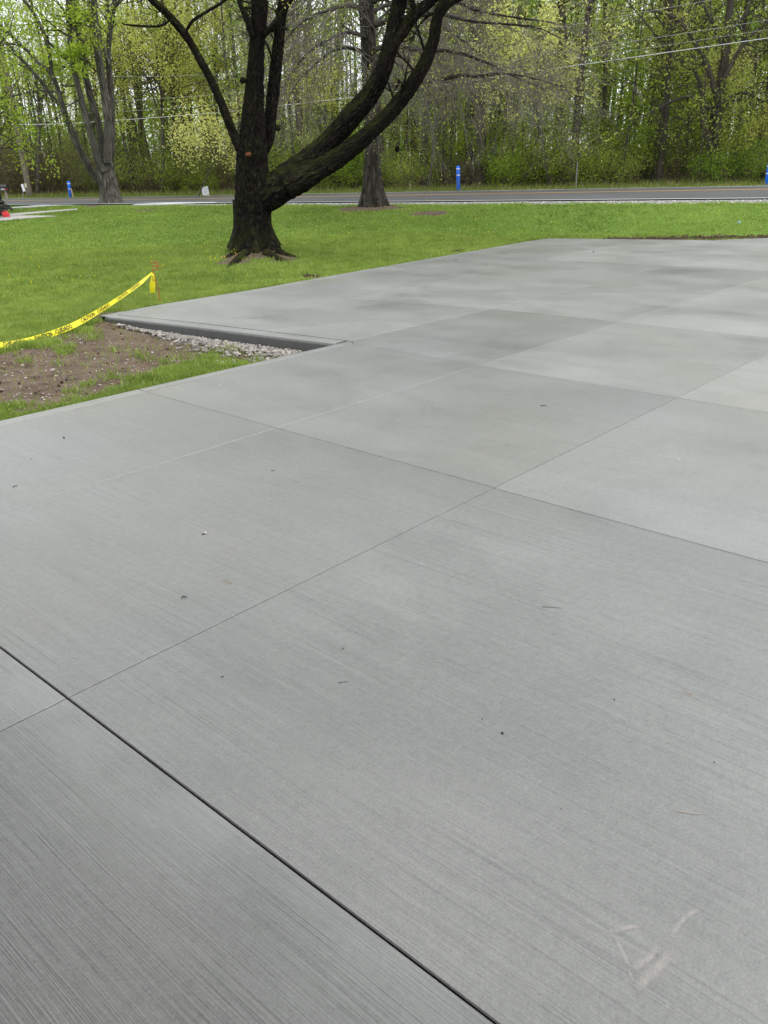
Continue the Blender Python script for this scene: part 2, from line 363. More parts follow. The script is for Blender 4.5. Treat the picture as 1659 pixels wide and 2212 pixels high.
def m_concrete():
    k = NT('broomed_concrete'); o = k.coord(); oi = k.n('ShaderNodeObjectInfo'); ge = k.coord('Generated')
    off = k.n('ShaderNodeCombineXYZ'); k.put(off.inputs[0], k.math('MULTIPLY', oi.outputs['Random'], 37.0)); k.put(off.inputs[1], k.math('MULTIPLY', oi.outputs['Random'], 91.0))
    p = k.vadd(o, off.outputs[0])
    wob = k.n('ShaderNodeTexNoise'); k.put(wob.inputs['Vector'], o); wob.inputs['Scale'].default_value = 0.7
    pw = k.vadd(p, k.vmul(wob.outputs['Color'], (0.05, 0, 0)))
    st = oi.outputs['Alpha']                                                               # how hard this pour was broomed
    fine = k.noise(k.vmul(pw, (210, 2.2, 1)), 1.0, 2, 0.7)
    mid = k.noise(k.vmul(pw, (75, 0.8, 1)), 1.0, 2, 0.65)
    wide = k.noise(k.vmul(k.vadd(o, k.vmul(wob.outputs['Color'], (0.3, 0.3, 0))), (2.2, 0.8, 1)), 1.0, 5, 0.62)
    damp = k.remap(k.noise(k.vmul(k.vadd(o, (4.0, 17.0, 0)), (0.62, 0.40, 1)), 1.0, 6, 0.62, 0.8), 0.50, 0.60)
    blot = k.noise(o, 0.8, 4, 0.6); blot2 = k.noise(k.vadd(o, (11, 5, 2)), 0.42, 3)
    grit = k.noise(o, 130, 2, 0.7); pit = k.noise(k.vadd(o, (3, 9, 0)), 32, 3, 0.65)
    base = k.mix(k.remap(blot, 0.3, 0.72), (0.152, 0.155, 0.144), (0.200, 0.202, 0.190))
    base = k.mix(k.remap(blot2, 0.44, 0.70, 0, 0.6), base, (0.172, 0.168, 0.140))
    val = k.math('ADD', k.remap(fine, 0.3, 0.7, -0.07, 0.06), k.remap(mid, 0.3, 0.72, -0.05, 0.04))
    patch = k.remap(k.noise(k.vmul(p, (2.6, 0.5, 1)), 1.0, 2), 0.35, 0.6, 0.25, 1.0)
    deep = k.math('MULTIPLY', k.remap(k.noise(k.vmul(pw, (125, 0.8, 1)), 1.0, 2), 0.58, 0.66, 0, -0.14), patch)      # deep single bristle lines
    val = k.math('MULTIPLY', k.math('ADD', val, deep), st)
    val = k.math('ADD', val, k.remap(wide, 0.3, 0.7, -0.045, 0.045))
    val = k.math('SUBTRACT', val, k.math('MULTIPLY', damp, 0.085))
    val = k.math('ADD', val, k.remap(grit, 0.3, 0.7, -0.13, 0.13))
    val = k.math('ADD', val, k.remap(pit, 0.3, 0.75, -0.07, 0.09))
    sg = k.n('ShaderNodeSeparateXYZ'); k.put(sg.inputs[0], ge); so = k.n('ShaderNodeSeparateXYZ'); k.put(so.inputs[0], o)
    gx = k.math('ADD', sg.outputs['X'], k.remap(pit, 0.3, 0.7, -0.012, 0.012))
    val = k.math('ADD', val, k.math('MULTIPLY', k.remap(gx, 0.165, 0.185, 0.06, 0.0), k.math('GREATER_THAN', st, 0.75)))                           # paler trowelled start of each panel
    val = k.math('ADD', val, k.math('MULTIPLY', k.remap(k.math('ADD', gx, k.remap(blot, 0.3, 0.7, -0.15, 0.15)), 0.55, 1.05, 0.0, -0.09), k.math('GREATER_THAN', st, 0.75)))
    lip = k.math('MULTIPLY', k.remap(so.outputs['X'], 0.60, 0.956, 0, 1), k.math('LESS_THAN', so.outputs['X'], 0.956 + 0.012))   # smooth trowelled lip by the wide joint
    lip = k.math('MULTIPLY', lip, k.remap(k.noise(o, 3.0, 3), 0.3, 0.6, 0.35, 1.0))
    val = k.math('ADD', k.math('MULTIPLY', val, k.remap(lip, 0, 1, 1.0, 0.35)), k.math('MULTIPLY', lip, 0.30))
    col = k.mix(1.0, base, oi.outputs['Color'], 'MULTIPLY')
    vv = k.n('ShaderNodeCombineXYZ')
    for i in range(3): k.put(vv.inputs[i], k.math('ADD', val, 1.0))
    col = k.mix(1.0, col, vv.outputs[0], 'MULTIPLY')
    hgt = k.math('ADD', k.math('MULTIPLY', k.math('ADD', k.math('MULTIPLY', fine, 0.7), deep), st), k.math('MULTIPLY', pit, 1.1))
    rg = k.remap(k.math('ADD', blot, k.math('MULTIPLY', wide, 0.4)), 0.5, 0.95, 0.36, 0.52)
    rg = k.math('SUBTRACT', k.math('SUBTRACT', rg, k.math('MULTIPLY', damp, 0.05)), k.math('MULTIPLY', lip, 0.18))
    return k.end(k.bsdf(col, rg, 0.5, k.bump(hgt, 0.42, 0.005)))

def m_lawn():
    k = NT('lawn_ground'); o = k.coord(); at_ = k.n('ShaderNodeVertexColor'); at_.layer_name = 'cover'
    s = k.n('ShaderNodeSeparateColor'); k.put(s.inputs[0], at_.outputs['Color'])
    n1 = k.noise(o, 0.5, 4); n2 = k.noise(o, 14, 4); n3 = k.noise(o, 70, 3)
    g = k.mix(k.remap(n1, 0.3, 0.7), (0.085, 0.16, 0.017), (0.14, 0.225, 0.028))
    g = k.mix(k.remap(n2, 0.35, 0.7, 0, 0.7), g, (0.055, 0.11, 0.018))
    so = k.mix(k.remap(n2, 0.3, 0.7), (0.05, 0.034, 0.022), (0.135, 0.093, 0.063))
    so = k.mix(k.remap(k.noise(o, 4, 3), 0.45, 0.7, 0, 0.7), so, (0.15, 0.115, 0.085))
    so = k.mix(k.remap(n3, 0.62, 0.72, 0, 0.6), so, (0.28, 0.25, 0.22))
    li = k.mix(n2, (0.05, 0.035, 0.018), (0.13, 0.10, 0.05))
    gr = k.mix(n3, (0.13, 0.125, 0.11), (0.30, 0.29, 0.27))
    c = k.mix(k.remap(k.math('ADD', s.outputs[0], k.remap(n2, 0.3, 0.7, -0.25, 0.25)), 0.35, 0.65), g, so)
    c = k.mix(s.outputs[1], c, li); c = k.mix(s.outputs[2], c, gr)
    hh = k.math('ADD', n2, k.math('MULTIPLY', n3, 0.5))
    return k.end(k.bsdf(c, 0.92, 0.15, k.bump(hh, 0.8, 0.03)))

def m_asphalt():
    k = NT('asphalt'); o = k.coord(); n = k.noise(o, 40, 4); b = k.noise(k.vmul(o, (0.5, 0.5, 1)), 1.0, 3)
    c = k.mix(n, (0.045, 0.046, 0.048), (0.085, 0.086, 0.089)); c = k.mix(k.remap(b, 0.35, 0.7, 0, 0.5), c, (0.10, 0.10, 0.10))
    return k.end(k.bsdf(c, k.remap(b, 0.3, 0.7, 0.6, 0.75), 0.3, k.bump(n, 0.3, 0.01)))

M = {}
M['concrete'] = m_concrete(); M['lawn'] = m_lawn(); M['asphalt'] = m_asphalt()
M['joint'] = m_plain('joint_filler', (0.012, 0.012, 0.012), 0.9, 0.1)
M['filler'] = m_plain('black_joint_filler', (0.004, 0.004, 0.004), 0.9, 0.05)
M['subbase'] = m_plain('slab_underside', (0.05, 0.048, 0.045), 0.9, 0.1)
M['white_paint'] = m_plain('white_road_paint', (0.75, 0.75, 0.73), 0.6, 0.3, 0.15, 9)
M['yellow_paint'] = m_plain('yellow_road_paint', (0.55, 0.32, 0.08), 0.6, 0.3, 0.15, 9)
M['pave'] = m_plain('old_path_concrete', (0.34, 0.325, 0.30), 0.8, 0.3, 0.2, 6)
M['gravelpave'] = m_plain('pale_gravel', (0.46, 0.455, 0.45), 0.9, 0.2, 0.3, 30)
M['bark_main'] = m_bark('wet_dark_bark', (0.0012, 0.0010, 0.0009), (0.050, 0.043, 0.035), 20, 6.5, 1.0, moss=0.7, lichen=0.1, dist=0.03, spec=0.05)
M['bark_oak'] = m_bark('oak_bark', (0.016, 0.013, 0.010), (0.115, 0.10, 0.078), 10, 1.6, 1.0, moss=0.12, lichen=0.3, dist=0.06)
M['bark_maple'] = m_bark('grey_maple_bark', (0.04, 0.036, 0.029), (0.25, 0.23, 0.19), 8, 1.3, 1.0, moss=0.3, lichen=0.3, dist=0.06)
M['bark_wood'] = m_bark('forest_bark', (0.055, 0.047, 0.036), (0.22, 0.195, 0.15), 8, 1.2, 0.8, moss=0.2, rnd=0.7)
M['twig'] = m_plain('twig_bark', (0.075, 0.064, 0.048), 0.85, 0.2, 0.4, 3)
M['twig_oak'] = m_plain('pale_oak_twigs', (0.15, 0.135, 0.11), 0.85, 0.2, 0.35, 3)
M['twig_brush'] = m_plain('dry_brush_stems', (0.16, 0.125, 0.075), 0.9, 0.15, 0.45, 3)
M['leaf_yellow'] = m_leaf('young_yellow_leaves', (0.30, 0.33, 0.05), (0.60, 0.62, 0.16), 0.5)
M['leaf_pale'] = m_leaf('pale_new_leaves', (0.44, 0.46, 0.09), (0.74, 0.74, 0.26), 0.5)
M['leaf_lime'] = m_leaf('young_lime_leaves', (0.18, 0.28, 0.025), (0.40, 0.50, 0.07), 0.5)
M['leaf_green'] = m_leaf('fresh_green_leaves', (0.09, 0.18, 0.018), (0.25, 0.37, 0.05), 0.5)
M['leaf_olive'] = m_leaf('olive_spring_leaves', (0.18, 0.235, 0.035), (0.42, 0.50, 0.10), 0.5)
M['grass'] = m_leaf('lawn_grass_blades', (0.050, 0.108, 0.016), (0.32, 0.405, 0.085), 0.38, 0.9, (0.42, 0.43, 0.20), 0.06, 0.50)
M['wildgrass'] = m_leaf('verge_grass_blades', (0.09, 0.14, 0.02), (0.24, 0.28, 0.06), 0.3, 0.3, (0.36, 0.31, 0.17), 0.25)
M['stone'] = m_leaf('crushed_stone', (0.09, 0.08, 0.07), (0.46, 0.42, 0.38), 0.0, 9)
M['shoulder'] = m_leaf('shoulder_limestone', (0.25, 0.24, 0.22), (0.62, 0.60, 0.57), 0.0, 9)
M['clod'] = m_leaf('soil_clods', (0.03, 0.021, 0.015), (0.12, 0.085, 0.06), 0.0, 9)
M['dandelion'] = m_plain('dandelion_yellow', (0.75, 0.58, 0.02), 0.7, 0.2)
M['form_face'] = m_plain('damp_form_face', (0.105, 0.105, 0.10), 0.75, 0.3, 0.3, 14)
for k_, c_, r_, s_ in (('tape', (0.82, 0.72, 0.015), 0.45, 0.4), ('ink', (0.012, 0.012, 0.012), 0.6, 0.3), ('orange', (0.42, 0.085, 0.03), 0.6, 0.4),
                       ('blue', (0.012, 0.16, 0.85), 0.45, 0.5), ('white', (0.78, 0.78, 0.78), 0.5, 0.4), ('black', (0.012, 0.012, 0.013), 0.4, 0.5),
                       ('red', (0.58, 0.025, 0.03), 0.4, 0.5), ('greypost', (0.28, 0.25, 0.20), 0.85, 0.2), ('steel', (0.22, 0.22, 0.21), 0.5, 0.5),
                       ('tan', (0.55, 0.38, 0.22), 0.8, 0.2), ('cream', (0.62, 0.58, 0.40), 0.7, 0.2), ('poleWood', (0.17, 0.14, 0.11), 0.9, 0.2),
                       ('print_grey', (0.42, 0.44, 0.48), 0.7, 0.2), ('rust_cut', (0.13, 0.045, 0.02), 0.8, 0.2), ('wire', (0.62, 0.62, 0.62), 0.4, 0.5),
                       ('wire_dark', (0.42, 0.42, 0.42), 0.5, 0.4), ('skyblue', (0.25, 0.48, 0.6), 0.5, 0.3), ('pebble_white', (0.62, 0.60, 0.56), 0.8, 0.2),
                       ('pebble_dark', (0.018, 0.016, 0.014), 0.8, 0.2), ('straw', (0.55, 0.47, 0.33), 0.8, 0.2), ('rubber', (0.015, 0.015, 0.015), 0.8, 0.3)):
    M[k_] = m_plain(k_, c_, r_, s_)

# ================================================================== SETTING
# ---- ground sheet
DIRT = np.array([ground(*p)[:2] for p in [(-260, 800), (0, 768), (120, 762), (195, 706), (218, 690), (330, 698), (560, 736), (735, 748), (690, 757), (640, 766), (560, 772), (470, 784), (330, 822), (190, 855), (0, 896), (-260, 950)]])
SPOTS = [(ground(672, 600)[:2], 0.22), (ground(668, 596)[:2], 0.16), (ground(930, 461)[:2], 0.55), (ground(910, 462)[:2], 0.4), (ground(316, 454.5)[:2], 0.35), (ground(552, 550)[:2], 0.75), (ground(508, 568)[:2], 0.42), (ground(612, 564)[:2], 0.42),
         (ground(805, 449)[:2], 1.0), (ground(238, 441)[:2], 1.0), (ground(990, 544)[:2], 0.22)]
far_a, far_b = np.array(uv(11.2, 5.75)), np.array(uv(12.75, 3.62))
def soil(x, y):
    x = np.asarray(x, float); y = np.asarray(y, float)
    nz = fbm(x, y, 2.3) - 0.5
    sd = np.where(in_poly(x, y, DIRT), 1, -1) * dist_poly(x, y, DIRT)
    m = sstep(-0.22, 0.22, sd + nz * 1.0 + 0.5 * (fbm(x + 9, y, 5.0) - 0.5))
    for c, r in SPOTS:
        m = np.maximum(m, sstep(1.25, 0.7, np.hypot(x - c[0], y - c[1]) / r + nz * 0.9))
    ab = far_b - far_a; L = np.hypot(*ab)
    tt = np.clip(((x - far_a[0]) * ab[0] + (y - far_a[1]) * ab[1]) / L ** 2, 0, 1)
    dd = np.hypot(x - far_a[0] - tt * ab[0], y - far_a[1] - tt * ab[1])
    m = np.maximum(m, sstep(0.62, 0.35, dd + nz * 0.5))
    return m
def axis(lo, hi, step, lo2, hi2, grow=1.16):
    a = list(np.arange(lo, hi, step)); s = step
    x = hi
    while x < hi2: a.append(x); s = min(s * grow, 40); x += s
    s = step; x = lo - step; b = []
    while x > lo2: b.append(x); s = min(s * grow, 40); x -= s
    return np.array(sorted(set(b + a)))
gx_ = axis(-16.0, 11.0, 0.09, -700, 700); gy_ = axis(4.0, 40.0, 0.09, -60, 900)
GX, GY = np.meshgrid(gx_, gy_)
GZ = terrain(GX, GY)
nx, ny = len(gx_), len(gy_)
mb = MB(); I, J = np.meshgrid(np.arange(nx - 1), np.arange(ny - 1)); b0 = (J * nx + I).ravel()
mb.add(np.c_[GX.ravel(), GY.ravel(), GZ.ravel()], np.c_[b0, b0 + 1, b0 + nx + 1, b0 + nx])
me = mb.mesh('lawn', True)
gs, gt = road_st(GX.ravel(), GY.ravel())
cov = np.zeros((nx * ny, 4), np.float32); cov[:, 3] = 1
cov[:, 0] = soil(GX.ravel(), GY.ravel()); cov[:, 1] = sstep(9.0, 10.5, gs + 2 * (fbm(GX.ravel(), GY.ravel(), 0.8) - 0.5))
cov[:, 2] = sstep(-0.8, -0.5, gs + 0.7 * (fbm(GX.ravel(), GY.ravel(), 1.5) - 0.5)) * sstep(8.2, 7.7, gs) * sstep(-22, -8, gt)
ca = me.color_attributes.new('cover', 'FLOAT_COLOR', 'POINT'); ca.data.foreach_set('color', cov.ravel())
struct(link('lawn', me, M['lawn']))

# ---- concrete driveway: dark bed with each panel and trowelled edge strip on it
bed = MB()
def inset(P, d):
    P = np.array(P, float); n = len(P); out = []
    area = 0.5 * sum(P[i][0] * P[(i + 1) % n][1] - P[(i + 1) % n][0] * P[i][1] for i in range(n)); sg = 1 if area > 0 else -1
    for i in range(n):
        a, b, c = P[i - 1], P[i], P[(i + 1) % n]
        e1 = (b - a) / np.linalg.norm(b - a); e2 = (c - b) / np.linalg.norm(c - b)
        n1 = sg * np.array([-e1[1], e1[0]]); n2 = sg * np.array([-e2[1], e2[0]])
        k = n1 + n2; k = k / max(np.dot(k, n1), 0.2); out.append(b + k * d)
    return np.array(out)
ROT = Matrix.Rotation(TH, 4, 'Z')
drive = bpy.data.objects.new('driveway', None); COL.objects.link(drive); struct(drive); drive.matrix_world = ROT
drive['label'] = 'new broomed grey concrete driveway slab'
for quad in ([(-4, -5), (3.55, -5), (3.55, 3.58), (-4, 3.6)], [(3.55, -5), (14, -5), (14, 2.4), (11.6, 4.35), (10.9, 6.45), (6.7, 6.1), (3.4, 5.78), (3.56, 4.8), (3.64, 3.58)]):
    bed.prism([(H * a, H * b) for a, b in quad], -0.12, -0.014)
bed.build('joint_bed', M['joint'], drive)
fill = MB(); fill.box((0.605 * H - 0.0025, -5 * H, -0.1), (0.605 * H + 0.0025, 3.53 * H, -0.004)); fill.build('joint_filler', M['filler'], drive)
VB = 3.54                                              # inner line of the trowelled edge strip
def A4(u): return float(np.interp(u, [3.4, 5.0, 6.57, 8.32, 10.2, 11.2], [4.84, 4.85, 4.93, 5.11, 5.28, 5.36]))
def A3(u): return float(np.interp(u, [3.6, 5.2, 6.8, 9.0, 12], [3.594, 3.594, 3.62, 3.775, 3.9]))
def E2(u): return float(np.interp(u, [3.28, 3.93, 4.9, 6.71, 8.6, 9.7, 10.4, 10.95], [5.87, 5.97, 6.0, 6.2, 6.38, 6.5, 6.57, 6.55]))
a1, a2 = 1.447, 2.557; bj = 0.605
PANELS = [
    ([(-4, -5), (bj, -5), (bj, a1), (-4, a1)], 0.860), ([(-4, a1), (bj, a1), (bj, a2), (-4, a2)], 0.920), ([(-4, a2), (bj, a2), (bj, VB), (-4, VB)], 0.925),
    ([(bj, -5), (2.145, -5), (2.145, a1), (bj, a1)], 0.985), ([(bj, a1), (2.15, a1), (2.155, a2), (bj, a2)], 0.970), ([(bj, a2), (2.155, a2), (2.165, VB), (bj, VB)], 1.000),
    ([(2.145, -5), (3.615, -5), (3.612, a1), (2.145, a1)], 1.030), ([(2.15, a1), (3.612, a1), (3.61, a2), (2.155, a2)], 0.932), ([(2.155, a2), (3.61, a2), (3.66, VB), (2.165, VB)], 0.925),
    ([(3.615, -5), (5.26, -5), (5.255, a1), (3.612, a1)], 1.180), ([(3.612, a1), (5.255, a1), (5.245, a2), (3.61, a2)], 1.015), ([(3.61, a2), (5.245, a2), (5.226, 3.594), (3.70, 3.594), (3.66, VB)], 0.850),
    ([(5.26, -5), (6.86, -5), (6.85, a1), (5.255, a1)], 1.195), ([(5.255, a1), (6.85, a1), (6.83, a2), (5.245, a2)], 1.105), ([(5.245, a2), (6.83, a2), (6.80, 3.62), (5.226, 3.594)], 0.985),
    ([(6.86, -5), (8.66, -5), (8.62, a1), (6.85, a1)], 1.150), ([(6.85, a1), (8.62, a1), (8.6, a2), (6.83, a2)], 1.075), ([(6.83, a2), (8.6, a2), (8.52, 3.72), (6.80, 3.62)], 0.895),
    ([(3.70, 3.60), (5.226, 3.598), (5.006, 4.85), (3.555, 4.84)], 1.045), ([(3.555, 4.84), (5.006, 4.85), (4.91, 5.92), (3.95, 5.88), (3.405, 5.79)], 1.120), ([(3.592, 3.538), (3.658, 3.541), (3.697, 3.594), (3.692, 3.617), (3.588, 3.613)], 0.850),
    ([(5.226, 3.594), (6.80, 3.62), (6.571, 4.925), (5.006, 4.85)], 1.060), ([(5.006, 4.85), (6.571, 4.925), (6.70, 6.11), (4.91, 5.92)], 0.970),
    ([(6.80, 3.62), (8.52, 3.72), (8.35, 5.115), (6.571, 4.925)], 0.895), ([(6.571, 4.925), (8.35, 5.115), (8.58, 6.29), (6.70, 6.11)], 0.925),
    ([(8.66, -5), (14.15, -5), (14.1, 2.3), (12.25, 3.88), (11.62, 4.32), (11.28, 5.3), (8.35, 5.115), (8.52, 3.72), (8.6, a2), (8.62, a1)], 1.090), ([(8.35, 5.115), (11.28, 5.3), (10.9, 6.47), (10.4, 6.48), (9.7, 6.41), (8.58, 6.29)], 0.955),
]
rp = random.Random(5)
PARTS = []
for poly, tone in PANELS:
    P = np.array(poly) * H
    q = inset(P, 0.0025)
    if poly[0][0] == bj or poly[-1][0] == bj:          # wide dark expansion joint on this side
        q[:, 0] = np.where(np.abs(P[:, 0] - bj * H) < 1e-6, bj * H + 0.0027, q[:, 0])
    elif poly[1][0] == bj: q[:, 0] = np.where(np.abs(P[:, 0] - bj * H) < 1e-6, bj * H - 0.0027, q[:, 0])
    m = MB(); qi = inset(q, 0.003); n = len(q)
    V = np.concatenate([np.c_[q, np.full(n, -0.10)], np.c_[q, np.full(n, -0.003)], np.c_[qi, np.zeros(n)], [[*qi.mean(0), 0]]])
    m.add(V, [(i, (i + 1) % n, n + (i + 1) % n, n + i) for i in range(n)] + [(n + i, n + (i + 1) % n, 2 * n + (i + 1) % n, 2 * n + i) for i in range(n)],
          [(2 * n + i, 2 * n + (i + 1) % n, 3 * n) for i in range(n)])
    o = m.build('panel', M['concrete'], drive)
    w = rp.uniform(-0.006, 0.006); o.color = (tone * (1 + w), tone, tone * (1 - w), 1.55 if poly[1][0] == bj else (1.1 if poly[0][0] == bj else (0.6 if poly[0][0] > 8.3 else 0.8)))
def edge_strip(line, wid, tone):                       # rounded nose on the open side, line runs along the outer edge in u,v
    L = np.array(line, float) * H
    sg = None; m = MB(); f = MB(); rows = []
    T = np.gradient(L, axis=0); T /= np.linalg.norm(T, axis=1)[:, None]; N = np.c_[T[:, 1], -T[:, 0]]  # points into the slab (line runs with slab on the right)
    prof = [(wid - 0.008, -0.06), (wid - 0.008, -0.004), (wid - 0.012, 0.0), (0.020, 0.0), (0.010, -0.003), (0.003, -0.010), (0.0, -0.022), (0.0, -0.034)]
    for (d, z) in prof: rows.append(np.c_[L + N * d, np.full(len(L), z)])
    V = np.concatenate(rows); k = len(L)
    m.add(V, [(r * k + i, r * k + i + 1, (r + 1) * k + i + 1, (r + 1) * k + i) for r in range(len(prof) - 1) for i in range(k - 1)])
    o = m.build('edge_strip', M['concrete'], drive); o.color = (tone, tone, tone, 0.5)
    for p in o.data.polygons: p.use_smooth = False
    V = np.concatenate([np.c_[L + N * 0.001, np.full(k, -0.0345)], np.c_[L + N * 0.004, np.full(k, -0.175)]])
    f.add(V, [(i, i + 1, k + i + 1, k + i) for i in range(k - 1)]); f.build('form_face', M['form_face'], drive)
edge_strip([(-4, 3.63), (0, 3.635), (2.164, 3.622)], 0.088 * H, 1.10)
edge_strip([(2.168, 3.622), (2.9, 3.618), (3.59, 3.612)], 0.075 * H, 1.0)
edge_strip([(3.585, 3.62), (3.51, 4.23), (3.435, 4.84), (3.36, 5.36), (3.293, 5.783)], 0.105 * H, 1.12)
edge_strip([(3.275, 5.875), (3.93, 5.97), (4.9, 6.005), (5.8, 6.105), (6.70, 6.20)], 0.085 * H, 1.05)
edge_strip([(6.705, 6.20), (8.6, 6.38), (9.7, 6.5), (10.4, 6.57), (10.95, 6.55)], 0.088 * H, 0.98)
edge_strip([(10.95, 6.55), (11.3, 5.5), (11.67, 4.42)], 0.05 * H, 1.1); edge_strip([(11.67, 4.42), (12.31, 3.93), (13.2, 3.2), (14.2, 2.4)], 0.05 * H, 1.1)

# ---- unseen building added behind the camera to shade the near slab
M['siding'] = m_plain('grey_siding', (0.20, 0.20, 0.195), 0.7, 0.3, 0.1, 3); M['shingle'] = m_plain('dark_shingles', (0.06, 0.055, 0.05), 0.9, 0.2, 0.3, 12); M['trim'] = m_plain('white_trim', (0.6, 0.6, 0.58), 0.6, 0.3)
shade_house = empty('shade_house', (*uv(-2.6, 0.2), 0.0), 'unseen grey sided building with open garage added behind the viewpoint to shade the slab', 'shade_house', None, TH)
UH = -0.30; m = MB()                                    # metres in the house frame: x towards the driveway, y along the wall
ox = 2.6 * H + UH
for y0, y1, z0, z1 in ((-9, -2.8, -0.1, 2.7), (2.8, 5.0, -0.1, 2.7), (-2.8, 2.8, 2.3, 2.7)): m.box((ox - 0.2, y0, z0), (ox, y1, z1))
m.box((ox - 9, -9, -0.1), (ox - 8.8, 5, 2.7)); m.box((ox - 8.8, -9, -0.1), (ox - 0.2, -8.8, 2.7)); m.box((ox - 8.8, 4.8, -0.1), (ox - 0.2, 5, 2.7)); m.build('shade_wall', M['siding'], shade_house)
m = MB(); rid = ox - 4.5
V = [(ox + 0.95, -9.5, 2.50), (ox + 0.95, 5.5, 2.50), (rid, 5.5, 4.7), (rid, -9.5, 4.7), (ox - 9.45, -9.5, 2.58), (ox - 9.45, 5.5, 2.58)]; V = V + [(a, b, c - 0.16) for a, b, c in V]  # front overhang made deep so it darkens the nearest concrete
m.add(V, [(0, 1, 2, 3), (3, 2, 5, 4), (7, 6, 9, 8), (9, 10, 11, 8), (0, 6, 7, 1), (4, 5, 11, 10), (0, 3, 9, 6), (3, 4, 10, 9), (1, 7, 8, 2), (2, 8, 11, 5)]); m.build('shade_roof', M['shingle'], shade_house)
m = MB(); m.box((ox - 8.7, -8.7, -0.14), (ox - 0.02, 4.7, 0.001 - 0.005)); m.build('garage_floor', M['pave'], shade_house)
for y0, y1, z1 in ((-2.93, -2.8, 2.3), (2.8, 2.93, 2.3), (-2.93, 2.93, 2.43)):
    m = MB(); m.box((ox + 0.003, y0, 0.0 if z1 < 2.4 else 2.305), (ox + 0.03, y1, z1)); m.build('door_trim', M['trim'], shade_house)

# ---- road
def road_sheet(name, s_list, mat, dz, t0=-70, t1=45, n=60, parent=None):
    m = MB(); ts = np.linspace(t0, t1, n); rows = []
    for s in s_list:
        x, y = road_xy(s, ts); rows.append(np.c_[x, y, road_z(s, ts) + dz])
    V = np.concatenate(rows)
    m.add(V, [(r * n + i, r * n + i + 1, (r + 1) * n + i + 1, (r + 1) * n + i) for r in range(len(s_list) - 1) for i in range(n - 1)])
    return m.build(name, mat, parent, True)
road = struct(road_sheet('road', [-0.16, 0, 1.2, 2.4, 3.3, 3.6, 3.9, 4.8, 6, 7.2, 7.45], M['asphalt'], 0.0))
for s0, s1, mt, nm in ((-0.06, 0.07, 'white_paint', 'edge_line'), (7.13, 7.25, 'white_paint', 'edge_line'), (3.42, 3.54, 'yellow_paint', 'centre_line'), (3.68, 3.80, 'yellow_paint', 'centre_line')):
    road_sheet(nm, [s0, s1], M[mt], 0.006, parent=road)
def drape(name, poly, mat, dz):
    m = MB(); P = [ground(*p) for p in poly]
    P = np.array([[p[0], p[1], p[2] + dz] for p in P]); n = len(P); c = P.mean(0); c[2] = float(terrain(c[0], c[1])) + dz + 0.01
    lo = P.copy(); lo[:, 2] -= 0.25
    m.add(np.concatenate([P, lo, [c]]), [(i, n + i, n + (i + 1) % n, (i + 1) % n) for i in range(n)], [(i, (i + 1) % n, 2 * n) for i in range(n)])
    return struct(m.build(name, mat))
PATHS = [[(-60, 470), (0, 465), (60, 460.5), (168, 452.5), (168, 454), (60, 464), (10, 470.5), (-60, 474)],
         [(-60, 473), (0, 469), (28, 467), (70, 466.8), (126, 467.6), (60, 472.5), (0, 478), (-60, 482)],
         [(-40, 453), (28, 449), (75, 444.5), (140, 441.5), (235, 439.5), (205, 441.5), (140, 443.8), (80, 447.8), (28, 452), (-40, 458)],
         [(286, 444.6), (304, 440.5), (392, 438.5), (470, 438.5), (459, 440), (350, 443.6)]]
drape('path', PATHS[0], M['pave'], 0.03); drape('path', PATHS[1], M['pave'], 0.02); drape('gravel_lane', PATHS[2], M['gravelpave'], 0.02); drape('driveway_apron', PATHS[3], M['gravelpave'], 0.03)
PATH_XY = [np.array([ground(*p)[:2] for p in P]) for P in PATHS]

# ================================================================== TREES
def norm(v): return v / (math.sqrt(float(v[0]) ** 2 + float(v[1]) ** 2 + float(v[2]) ** 2) + 1e-12)
def cross(a, b): return np.array([a[1] * b[2] - a[2] * b[1], a[2] * b[0] - a[0] * b[2], a[0] * b[1] - a[1] * b[0]])
def grow(mb, p, d, L, r, lvl, rs, out, P):
    n = P['seg'][lvl]; pts = [p]; d = norm(d)
    for i in range(n):
        d = norm(d + rs.normal(size=3) * P['wander'][lvl] + np.array([0, 0, P['lift'][lvl]])); p = p + d * (L / n); pts.append(p)
    pts = np.array(pts); rad = np.linspace(r, max(r * P.get('taper', 0.3), 0.003), n + 1)
    mb.twig(pts, rad, P['sides'][lvl])
    if lvl + 1 < len(P['seg']):
        for j in range(P['nch'][lvl]):
            f = rs.uniform(P.get('from', 0.3), 1.0) * n; i = min(int(f), n - 1); q = pts[i] + (pts[i + 1] - pts[i]) * (f - i)
            dd = norm(pts[i + 1] - pts[i]); ax = norm(cross(dd, rs.normal(size=3))); a = P['ang'][lvl] * rs.uniform(0.6, 1.3)
            c = dd * math.cos(a) + ax * math.sin(a)
            grow(mb, q, c, L * P['ratio'][lvl] * rs.uniform(0.6, 1.2) * (1.15 - 0.5 * f / n), rad[i] * 0.6, lvl + 1, rs, out, P)
    if lvl >= len(P['seg']) - P.get('leaf_levels', 1):
        k = P.get('anch', 3)
        for t in np.linspace(0.35, 1, k):
            i = min(int(t * n), n - 1); out.append(pts[i] + (pts[i + 1] - pts[i]) * (t * n - i))
def bark_rough(seed, amp=0.06, lob=9):
    r = np.random.default_rng(seed); ph = r.uniform(0, 6.28, 8)
    return lambda th, L: 1 + amp * (0.5 * np.sin(3 * th + ph[0] + 0.7 * L) + 0.35 * np.sin(lob * th + ph[1] + 1.3 * np.sin(L * 1.1 + ph[2])) + 0.35 * np.sin(2 * th + 1.9 * L + ph[3]) + 0.25 * np.sin(17 * th + ph[4] + np.sin(2.3 * L)))
